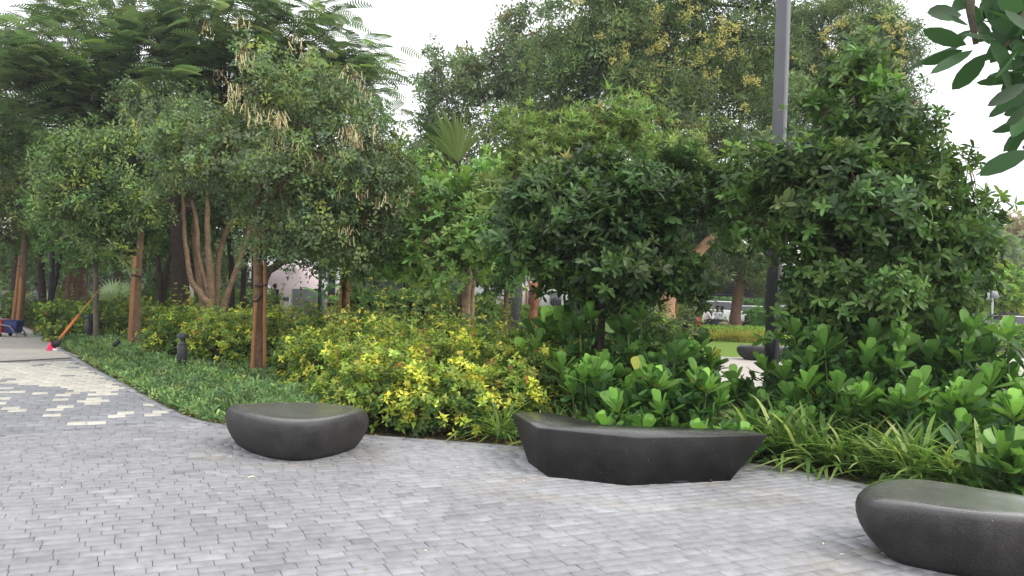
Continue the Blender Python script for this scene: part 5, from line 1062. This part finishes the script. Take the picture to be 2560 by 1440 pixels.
# low white café building with flat roof
b = GD(790, 56); root = thing("cafe_building", "low white flat-roofed kiosk building behind the pink parasol", "building", b)
ca = lambda X, Y, Z_: b+np.array([X, Y, Z_])
g = Geo(); box(g, ca(0, 2, 3.35), (4.2, 5, .95), -.25, bev=.03); g.build("roof_band", M_WHITE, root, b)
for i, X in enumerate((-1.8, -.6, .6, 1.7)):
    g = Geo(); box(g, ca(X, -.1-X*.25, 1.45), (.42, .3, 2.85), -.25); g.build("wall", M_WHITE, root, b)
g = Geo(); box(g, ca(0, .6, 1.44), (3.9, .1, 2.8), -.25); g.build("window", M_GLASS, root, b)
for X in (-1.1, -.8): g = Geo(); lathe(g, ca(X, 1, 3.84), [(.12, 0), (.12, .5), (.16, .52), (.16, .6), (.02, .62)], 10); g.build("roof_vent", M_WHITE, root, b)
b2 = GD(806, 54); root = thing("roof_sign", "small red sign with a white mark above the kiosk roof", "sign", b2+np.array([0, 1.2, 3.84])); bb = b2+np.array([0, 1.2, 3.84])
g = Geo(); box(g, bb+np.array([0, 0, .33]), (.62, .08, .62), 0, bev=.02); g.build("panel", M_RED, root, bb)
g = Geo(); box(g, bb+np.array([.15, -.045, .4]), (.2, .01, .14), 0); box(g, bb+np.array([.15, -.045, .2]), (.14, .01, .16), 0); g.build("mark", M_WHITE, root, bb)
b = GD(770, 43); root = thing("terrace_screen", "pale grey fabric screen standing beneath the pink parasol", "screen", b); g = Geo()
box(g, b+np.array([0, 0, .8]), (1.9, .06, 1.5), -.1, bev=.02); g.build("panel", plain_mat("pale_fabric", (.42, .44, .42), .9, .1), root, b)
g = Geo(); tube(g, [b+np.array([-.95, .05, 0]), b+np.array([-.95, .05, 1.6])], .025, 6); tube(g, [b+np.array([.95, -.1, 0]), b+np.array([.95, -.1, 1.6])], .025, 6); g.build("frame", M_WHITE, root, b)
# wooden slat bench/chair frames far behind post -> pale building strip
b = GD(1305, 70); root = thing("pale_building", "pale low building glimpsed behind the distant stakes", "building", b); g = Geo(); box(g, b+np.array([0, 2, 1.6]), (9, 4, 3.2)); g.build("wall", plain_mat("pale_wall", (.55, .55, .53), .8), root, b)
for X in (-3, -1, 1, 3): g = Geo(); box(g, b+np.array([X, -.02, 1.4]), (1.0, .08, 1.3)); g.build("window", M_GLASS, root, b)
g = Geo(); box(g, b+np.array([0, 2, 3.28]), (9.4, 4.4, .18)); g.build("roof", M_WHITE, root, b)

# ------------------------------------------------------------------ parking canopy, cars
def carport(label, pxa, pxb, d, zlo=2.35, zhi=3.35, depth=5.5, nx=3):
    a, b = GD(pxa, d), GD(pxb, d); c = (a+b)/2; w = b[0]-a[0]; root = thing("parking_canopy", label, "canopy", c)
    g = Geo(); n = 14                                      # ribbed roof, high edge to the camera
    y0, y1 = -depth/2, depth/2
    poly_prism(g, [c+np.array([-w/2, y0, zhi]), c+np.array([w/2, y0, zhi]), c+np.array([w/2, y1, zlo]), c+np.array([-w/2, y1, zlo])], [c+np.array([-w/2, y0, zhi+.06]), c+np.array([w/2, y0, zhi+.06]), c+np.array([w/2, y1, zlo+.06]), c+np.array([-w/2, y1, zlo+.06])], (.3, .29, .28)); g.build("roof", plain_mat("canopy_sheet", (.20, .185, .18), .7), root, c)
    for i in range(6):
        t = i/5; g = Geo(); box(g, c+np.array([0, y0+t*depth, zhi+(zlo-zhi)*t-.09]), (w, .1, .16)); g.build("purlin", M_DARK, root, c)
    for i in range(nx):
        X = -w/2+w*(i+.5)/nx; g = Geo()
        pts = [c+np.array([X, y1-.6, 0]), c+np.array([X, y1-.9, 1.0]), c+np.array([X, y1-1.6, 1.9]), c+np.array([X, y1-3, 2.55]), c+np.array([X, y0+.8, 3.0])]
        tube(g, pts, [.12, .12, .11, .09, .07], 8); g.build("curved_column", M_DARK, root, c, True)
        g = Geo(); tube(g, [c+np.array([X+1.2, y1-.4, 1.0]), c+np.array([X+.6, y1-.4, 2.2])], .05, 6); tube(g, [c+np.array([X+1.2, y1-.4, 1.0]), c+np.array([X+1.8, y1-.4, 2.2])], .05, 6); tube(g, [c+np.array([X+1.2, y1-.4, 0]), c+np.array([X+1.2, y1-.4, 1.0])], .05, 6); g.build("y_brace", M_CHROME, root, c)
carport("long dark parking canopy with curved columns beyond the seated people", 1640, 2080, 62, nx=4)
carport("pale-roofed parking canopy at the right edge behind the yellow-green tree", 2520, 2900, 50, 1.9, 2.9, nx=2)
def car(label, px, d, ang, col, L=4.6, Wd=1.85, H=1.55, suv=False):
    b = GD(px, d); root = thing("parked_car", label, "car", b, "cars parked beyond the garden")
    root.rotation_euler = (0, 0, ang)
    paint = plain_mat("car_paint", col, .25, .6, .02)
    ys = [-.5, -.47, .47, .5]; 
    body = [(-.5, .28), (-.5, .62), (-.47, .70), (-.30, .72 if not suv else .76), (.30, .70), (.47, .60), (.5, .45), (.5, .25)]
    def prism(prof, w0, w1, mat, name, hs=1):
        g = Geo(); n = len(prof); V = []
        for y, k in ((-w0/2, 1), (w0/2, 1)): V += [(x*L, y*(1 if z < .75 else w1/w0), z*H/1.0) for x, z in prof]
        f = [tuple(range(n)), tuple(range(2*n-1, n-1, -1))]+[(i, n+i, n+(i+1) % n, (i+1) % n) for i in range(n)]; g.add(V, f); o = g.build(name, mat, root); return o
    bd = prism([(x, z*.9) for x, z in body], Wd, Wd, paint, "body")
    m = bd.modifiers.new("b", 'BEVEL'); m.width = .06; m.segments = 3
    cab = [(-.44 if suv else -.36, .62), (-.38 if suv else -.26, .93), (-.30, .985), (.04, .985), (.20, .66)]
    gl = prism([(x, z) for x, z in cab], Wd*.9, Wd*.74, M_GLASS, "windows"); m = gl.modifiers.new("b", 'BEVEL'); m.width = .04; m.segments = 2
    rf = prism([(-.385 if suv else -.27, .95), (-.31, 1.0), (.05, 1.0), (.07, .96)], Wd*.76, Wd*.74, paint, "roof")
    for X in (-.31, .31):
        for Y in (-1, 1):
            g = Geo(); c = np.array([X*L, Y*(Wd/2-.1), .33]); tube(g, [c-np.array([0, .11, 0]), c+np.array([0, .11, 0])], .33, 16); w = g.build("wheel", M_BLACK, root)
            g = Geo(); tube(g, [c-np.array([0, .12, 0]), c+np.array([0, .12, 0])], .2, 12); g.build("rim", M_CHROME, w)
    for Y in (-1, 1):
        g = Geo(); box(g, (L*.485, Y*Wd*.36, .55*H), (.1, .32, .14), bev=.02); g.build("headlight", M_CHROME, root)
        g = Geo(); box(g, (-L*.49, Y*Wd*.38, .6*H), (.08, .26, .18), bev=.02); g.build("tail_light", M_RED, root)
    return root
car("white van-like car with dark windows behind the seated people", 1808, 54, .05, (.8, .8, .8), 4.9, 1.9, 1.75, True)
car("white car beyond the rough brown trunk", 1885, 56, .1, (.8, .8, .8), H=1.5)
car("silver-white car parked under the left of the canopy", 1690, 63, .3, (.75, .76, .78), H=1.6)
car("pale blue-white car seen behind the thick lamp post", 2010, 52, .2, (.6, .66, .75), H=1.6, suv=True)
car("white car under the leaves of the conical tree", 2040, 46, -.1, (.75, .75, .75), H=1.5)
car("pale car glimpsed left of the distant sign post", 2370, 44, .3, (.7, .72, .72), H=1.5)
car("white car at the right edge beneath the pale canopy", 2530, 46, .2, (.75, .75, .75), H=1.5)
# sign post with cameras
b = GD(2478, 38); root = thing("sign_post", "grey post carrying a round grey sign at the right", "sign", b); g = Geo(); tube(g, [b, b+np.array([0, 0, 2.75])], .045, 10); g.build("post", M_CHROME, root, b, True)
g = Geo(); c = b+np.array([.1, -.08, 2.5]); tube(g, [c, c+np.array([0, .03, 0])], .2, 20); g.build("panel", plain_mat("sign_back", (.35, .36, .38), .6), root, b)
g = Geo(); box(g, b+np.array([-.35, -.05, 2.42]), (.36, .04, .36), bev=.01); g.build("panel", bpy.data.materials["sign_back"], root, b)

# ------------------------------------------------------------------ people (built as skinned figures)
def skin_mesh(name, verts, edges, radii, mat, parent, lv=2):
    me = bpy.data.meshes.new(name); me.from_pydata([tuple(v) for v in verts], edges, []); o = bpy.data.objects.new(name, me); COL.objects.link(o); o.parent = parent
    m = o.modifiers.new("skin", 'SKIN'); me.skin_vertices.new() if hasattr(me.skin_vertices, "new") and not len(me.skin_vertices) else None
    for i, r in enumerate(radii):
        rr = r if isinstance(r, tuple) else (r, r); me.skin_vertices[0].data[i].radius = rr
    me.skin_vertices[0].data[0].use_root = True
    s = o.modifiers.new("sub", 'SUBSURF'); s.levels = lv; s.render_levels = lv; m.use_smooth_shade = True
    me.materials.append(mat); return o
def mk(col, rough=.85): return plain_mat("cloth", col, rough, .2, .1, 9)
def person(label, base, ang, J, skin, shirt, pants, hair, sleeves=.62, long_hair=False):
    """J: joints in local metres, facing +x"""
    root = thing("person", label, "person", base); root.rotation_euler = (0, 0, ang)
    K = ['pel', 'spi', 'che', 'nek', 'hed', 'top', 'lsh', 'lel', 'lwr', 'lha', 'rsh', 'rel', 'rwr', 'rha', 'lhi', 'lkn', 'lan', 'lto', 'rhi', 'rkn', 'ran', 'rto']
    R = dict(pel=.12, spi=.115, che=.125, nek=.052, hed=.085, top=.07, lsh=.055, lel=.04, lwr=.027, lha=.034, rsh=.055, rel=.04, rwr=.027, rha=.034, lhi=.085, lkn=.058, lan=.038, lto=.033, rhi=.085, rkn=.058, ran=.038, rto=.033)
    E = [('pel', 'spi'), ('spi', 'che'), ('che', 'nek'), ('nek', 'hed'), ('hed', 'top'), ('che', 'lsh'), ('lsh', 'lel'), ('lel', 'lwr'), ('lwr', 'lha'), ('che', 'rsh'), ('rsh', 'rel'), ('rel', 'rwr'), ('rwr', 'rha'), ('pel', 'lhi'), ('lhi', 'lkn'), ('lkn', 'lan'), ('lan', 'lto'), ('pel', 'rhi'), ('rhi', 'rkn'), ('rkn', 'ran'), ('ran', 'rto')]
    V = [J[k] for k in K]; Ed = [(K.index(a), K.index(b)) for a, b in E]; rad = [R[k] for k in K]
    # fingers, nose and chin grow from the same skin surface
    for s in 'lr':
        h = np.array(J[s+'ha']); w = np.array(J[s+'wr']); d = nrm(h-w); sd_ = nrm(np.cross(d, [0, 0, 1.0]))
        for q, (o_, L_) in enumerate(((-.026, .06), (-.009, .075), (.009, .07), (.026, .055), (.05, .03))):
            a_ = h+sd_*o_*1.0+d*(.03 if q < 4 else -.01); e_ = a_+d*L_+np.array([0, 0, -.02]); i0 = len(V); V += [tuple(a_), tuple(e_)]; rad += [.009, .007]; Ed += [(K.index(s+'ha'), i0), (i0, i0+1)]
    hd = np.array(J['hed']); fx = J.get('face', (1, 0, 0)); i0 = len(V); V += [tuple(hd+np.array(fx)*.095+np.array([0, 0, .0]))]; rad += [.014]; Ed += [(K.index('hed'), i0)]
    skin_mesh("body", V, Ed, rad, mk(skin, .6), root)
    sv = ['pel', 'spi', 'che', 'nek']; 
    def lerp(a, b, t): return tuple(np.array(J[a])*(1-t)+np.array(J[b])*t)
    V2 = [J['pel'], J['spi'], J['che'], lerp('che', 'nek', .75), J['lsh'], J['rsh']]; r2 = [.15, .14, .15, .075, .078, .078]; E2 = [(0, 1), (1, 2), (2, 3), (2, 4), (2, 5)]
    for s, i in (('l', 4), ('r', 5)):
        V2 += [J[s+'el'], lerp(s+'el', s+'wr', sleeves)]; r2 += [.06, .05]; E2 += [(i, len(V2)-2), (len(V2)-2, len(V2)-1)]
    skin_mesh("shirt", V2, E2, r2, mk(shirt), root)
    V3 = [J['pel'], J['lhi'], J['lkn'], J['lan'], J['rhi'], J['rkn'], J['ran']]; skin_mesh("trousers", V3, [(0, 1), (1, 2), (2, 3), (0, 4), (4, 5), (5, 6)], [.155, .105, .08, .06, .105, .08, .06], mk(pants), root)
    hx = -np.array(fx); V4 = [tuple(hd+hx*.02+np.array([0, 0, .05])), tuple(hd+hx*.035+np.array([0, 0, .09])), tuple(hd+hx*.06+np.array([0, 0, .0]))]; E4 = [(0, 1), (0, 2)]; r4 = [.092, .07, .075]
    if long_hair: V4 += [tuple(hd+hx*.09+np.array([0, 0, -.16])), tuple(hd+hx*.1+np.array([0, 0, -.32]))]; E4 += [(2, 3), (3, 4)]; r4 += [.07, .035]
    skin_mesh("hair", V4, E4, r4, mk(hair), root)
    for s in 'lr':
        g = Geo(); a = np.array(J[s+'an']); t = np.array(J[s+'to']); box(g, (a+t)/2+np.array([0, 0, -.02]), (.26, .1, .08), math.atan2(t[1]-a[1], t[0]-a[0]), bev=.03); g.build("shoe", M_BLACK, root)
    return root
def sitting(lean=.15, reach=.38, seat=.45, head=(1, 0, 0), arm=.75):
    s = seat+.12
    return dict(pel=(0, 0, s), spi=(lean*.35, 0, s+.22), che=(lean*.8, 0, s+.42), nek=(lean*1.15, 0, s+.6), hed=(lean*1.45+.02, 0, s+.74), top=(lean*1.5+.01, 0, s+.83), face=head,
        lsh=(lean*.85, .19, s+.5), lel=(lean+.1, .25, s+.24), lwr=(lean+reach*.85, .16, arm), lha=(lean+reach, .13, arm), rsh=(lean*.85, -.19, s+.5), rel=(lean+.1, -.25, s+.24), rwr=(lean+reach*.85, -.16, arm), rha=(lean+reach, -.13, arm),
        lhi=(.06, .1, s-.02), lkn=(.46, .13, s), lan=(.42, .13, .09), lto=(.58, .14, .05), rhi=(.06, -.1, s-.02), rkn=(.46, -.13, s), ran=(.42, -.13, .09), rto=(.58, -.14, .05))
DP = 41.0
SK = (.11, .055, .035)
pR, pM, pL, tb = GD(1817, DP), GD(1789, DP+1.0), GD(1757, DP), GD(1786, DP)
person("person in a pale green shirt sitting on the stone seat, leaning over the table", pR, math.pi, sitting(.22, .42), SK, (.62, .70, .62), (.50, .38, .27), (.01, .01, .01))
person("person in a white shirt facing us from behind the far table", pM, -math.pi/2, sitting(.18, .36), SK, (.78, .78, .80), (.05, .07, .12), (.015, .012, .01))
person("person in a pinkish white top with dark hair at the left of the far table", pL, .25, sitting(.2, .4), SK, (.78, .70, .76), (.04, .04, .05), (.008, .008, .008), long_hair=True)
root = thing("round_table", "round black table between the seated people", "table", tb); g = Geo(); lathe(g, tb, [(.42, .70), (.44, .71), (.44, .74), (.42, .75)], 28); g.build("tabletop", M_BLACK, root, tb)
g = Geo(); tube(g, [tb, tb+np.array([0, 0, .7])], .05, 12); g.build("leg", M_DARK, root, tb); g = Geo(); lathe(g, tb, [(.3, 0), (.3, .03), (.05, .05)], 20); g.build("foot", M_DARK, root, tb)
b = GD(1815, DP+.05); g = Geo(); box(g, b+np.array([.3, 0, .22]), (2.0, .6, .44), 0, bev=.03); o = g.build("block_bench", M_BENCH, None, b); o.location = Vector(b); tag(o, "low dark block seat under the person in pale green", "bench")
b = pM+np.array([0, 0.05, 0]); root = thing("stool", "dark stool under the person facing us", "stool", b); g = Geo(); lathe(g, b, [(.2, .40), (.21, .42), (.2, .45)], 18); g.build("seat", M_BLACK, root, b); g = Geo(); tube(g, [b, b+np.array([0, 0, .4])], .05, 8); g.build("leg", M_DARK, root, b)
b = pL+np.array([-.05, 0, 0]); root = thing("chair", "red-backed chair under the person in the pinkish white top", "chair", b)
g = Geo(); box(g, b+np.array([0, 0, .43]), (.42, .42, .04), .25, bev=.01); g.build("seat", M_RED, root, b); g = Geo(); box(g, b+np.array([-.22, -.05, .66]), (.04, .42, .34), .25, bev=.01); g.build("backrest", plain_mat("red_orange", (.5, .06, .02), .5), root, b)
for sx in (-1, 1):
    for sy in (-1, 1): g = Geo(); tube(g, [b+np.array([sx*.18, sy*.18, 0]), b+np.array([sx*.17, sy*.17, .42])], .015, 6); g.build("leg", M_DARK, root, b)
b = tb+np.array([.02, -.05, .75]); root = thing("water_bottle", "clear white bottle standing on the far table", "bottle", b); g = Geo(); lathe(g, b, [(.035, 0), (.037, .16), (.015, .21), (.015, .24)], 12); g.build("bottle_body", M_WHITE, root, b, True); g = Geo(); lathe(g, b, [(.018, .24), (.018, .265)], 10); g.build("cap", M_BLUE, root, b)
pw = GD(1226, 40)
sJ = dict(pel=(0, 0, .95), spi=(.01, 0, 1.12), che=(.02, 0, 1.32), nek=(.02, 0, 1.5), hed=(.05, 0, 1.62), top=(.04, 0, 1.71), lsh=(.01, .19, 1.42), lel=(.0, .25, 1.12), lwr=(.08, .24, .88), lha=(.12, .24, .80), rsh=(.01, -.19, 1.42), rel=(0, -.25, 1.12), rwr=(.08, -.24, .88), rha=(.12, -.24, .8), lhi=(0, .1, .92), lkn=(.03, .11, .5), lan=(0, .11, .09), lto=(.14, .13, .04), rhi=(0, -.1, .92), rkn=(.03, -.11, .5), ran=(0, -.11, .09), rto=(.14, -.13, .04))
person("person standing in white clothes far behind the light green small tree", pw, -1.2, sJ, SK, (.8, .8, .8), (.78, .78, .78), (.01, .01, .01), .9)
pl = GD(82, 31); person("person in dark clothes with a light grey sleeve sitting behind the far left stakes", pl, .4, sitting(.1, .3), SK, (.30, .31, .34), (.01, .01, .012), (.008, .008, .008))
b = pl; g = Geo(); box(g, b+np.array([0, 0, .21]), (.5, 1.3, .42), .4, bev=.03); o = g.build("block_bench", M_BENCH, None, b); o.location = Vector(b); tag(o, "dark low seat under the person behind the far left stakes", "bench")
pk = GD(684, 42); person("person in black seen behind the tall reddish stake at the café", pk, 1.0, sJ, SK, (.012, .012, .014), (.015, .015, .02), (.006, .006, .006))

# ------------------------------------------------------------------ mop cart and broom
b = GD(8, 21.4); root = thing("mop_cart", "grey mop cart with red and blue buckets at the left edge of the path", "cart", b)
def bucket(x0, mat, nm):
    g = Geo(); c = b+np.array([x0, 0, .10]); q = lambda w, l, z: [c+np.array([-w, -l, z]), c+np.array([w, -l, z]), c+np.array([w, l, z]), c+np.array([-w, l, z])]
    poly_prism(g, q(.15, .14, 0), q(.19, .17, .34), (.5, .5, .5)); o_ = g.build(nm, mat, root, b); m = o_.modifiers.new("b", 'BEVEL'); m.width = .02; m.segments = 2
    g = Geo(); 
    for s in (-1, 1): box(g, c+np.array([0, s*.175, .345]), (.40, .02, .025)); box(g, c+np.array([s*.195, 0, .345]), (.02, .33, .025))
    g.build("rim", mat, o_, b)
bucket(-.13, M_RED, "bucket"); bucket(.27, M_BLUE, "bucket")
g = Geo()
for Y in (-.21, .21):
    tube(g, [b+np.array([-.42, Y, .08]), b+np.array([-.3, Y, .3]), b+np.array([-.02, Y, .34]), b+np.array([.3, Y, .3]), b+np.array([.48, Y, .08])], .022, 8)
    tube(g, [b+np.array([-.5, Y, .62]), b+np.array([-.15, Y, .46]), b+np.array([.10, Y, .22])], .013, 6)
    tube(g, [b+np.array([-.45, Y, .47]), b+np.array([.12, Y, .47])], .012, 6)
tube(g, [b+np.array([-.45, -.21, .08]), b+np.array([-.45, .21, .08])], .02, 6); tube(g, [b+np.array([.46, -.21, .08]), b+np.array([.46, .21, .08])], .02, 6); tube(g, [b+np.array([-.5, -.21, .62]), b+np.array([-.5, .21, .62])], .014, 6)
g.build("frame", M_GREYP, root, b)
for X in (-.42, .05, .47):
    for Y in (-.22, .22): g = Geo(); c = b+np.array([X, Y, .05]); tube(g, [c-np.array([0, .015, 0]), c+np.array([0, .015, 0])], .05, 14); g.build("wheel", M_BLACK if abs(X) < .2 else M_GREYP, root, b)
a = PZ(132, 877); root = thing("long_broom", "pink-headed broom with an orange handle leaning over the ground cover", "broom", a)
D0 = a[1]; tip = P(255, 716, D0+1.1); s_ = a+np.array([.05, .02, .16]); d_ = nrm(tip-s_)
g = Geo(); c = a+np.array([-.02, 0, .09]); poly_prism(g, [c+np.array([-.11, -.06, -.09]), c+np.array([.06, -.06, -.09]), c+np.array([.06, .06, -.09]), c+np.array([-.11, .06, -.09])], [c+np.array([-.03, -.05, .12]), c+np.array([.09, -.05, .07]), c+np.array([.09, .05, .07]), c+np.array([-.03, .05, .12])], (.5, .5, .5)); o_ = g.build("bristles", M_PINK, root, a); m = o_.modifiers.new("b", 'BEVEL'); m.width = .02; m.segments = 2
g = Geo(); box(g, a+np.array([.07, -.03, .03]), (.09, .08, .05), .2, bev=.01); g.build("bristle_tips", M_WHITE, root, a)
g = Geo(); poly_prism(g, [c+np.array([.03, -.07, .0]), c+np.array([.13, -.07, .0]), c+np.array([.13, .07, .0]), c+np.array([.03, .07, .0])], [c+np.array([.0, -.06, .13]), c+np.array([.20, -.03, .15]), c+np.array([.20, .03, .15]), c+np.array([.0, .06, .13])], (.5, .5, .5)); g.build("socket", M_BLACK, root, a)
g = Geo(); p1 = P(148, 848, D0+.1); p2 = P(196, 788, D0+.5); tube(g, [p1, p2], .030, 10, (.62, .20, .07)); g.build("handle_grip", M_STAKE, root, a, True)
g = Geo(); tube(g, [p2, tip], .014, 8, (.42, .27, .09)); g.build("handle", M_STAKE, root, a, True)

# ------------------------------------------------------------------ thin evening haze
g = Geo(); box(g, (0, 55, 14.5), (330, 160, 31)); hz = g.build("haze", bpy.data.materials.new("haze")); m = hz.data.materials[0]; m.use_nodes = True; t = m.node_tree; t.nodes.clear()
o_ = t.nodes.new("ShaderNodeOutputMaterial"); pv = t.nodes.new("ShaderNodeVolumePrincipled"); pv.inputs['Color'].default_value = (.93, .95, 1, 1); pv.inputs['Density'].default_value = .0009; pv.inputs['Anisotropy'].default_value = .2
t.links.new(pv.outputs[0], o_.inputs['Volume']); tag(hz, "thin pale haze in the air", None, None, "stuff")
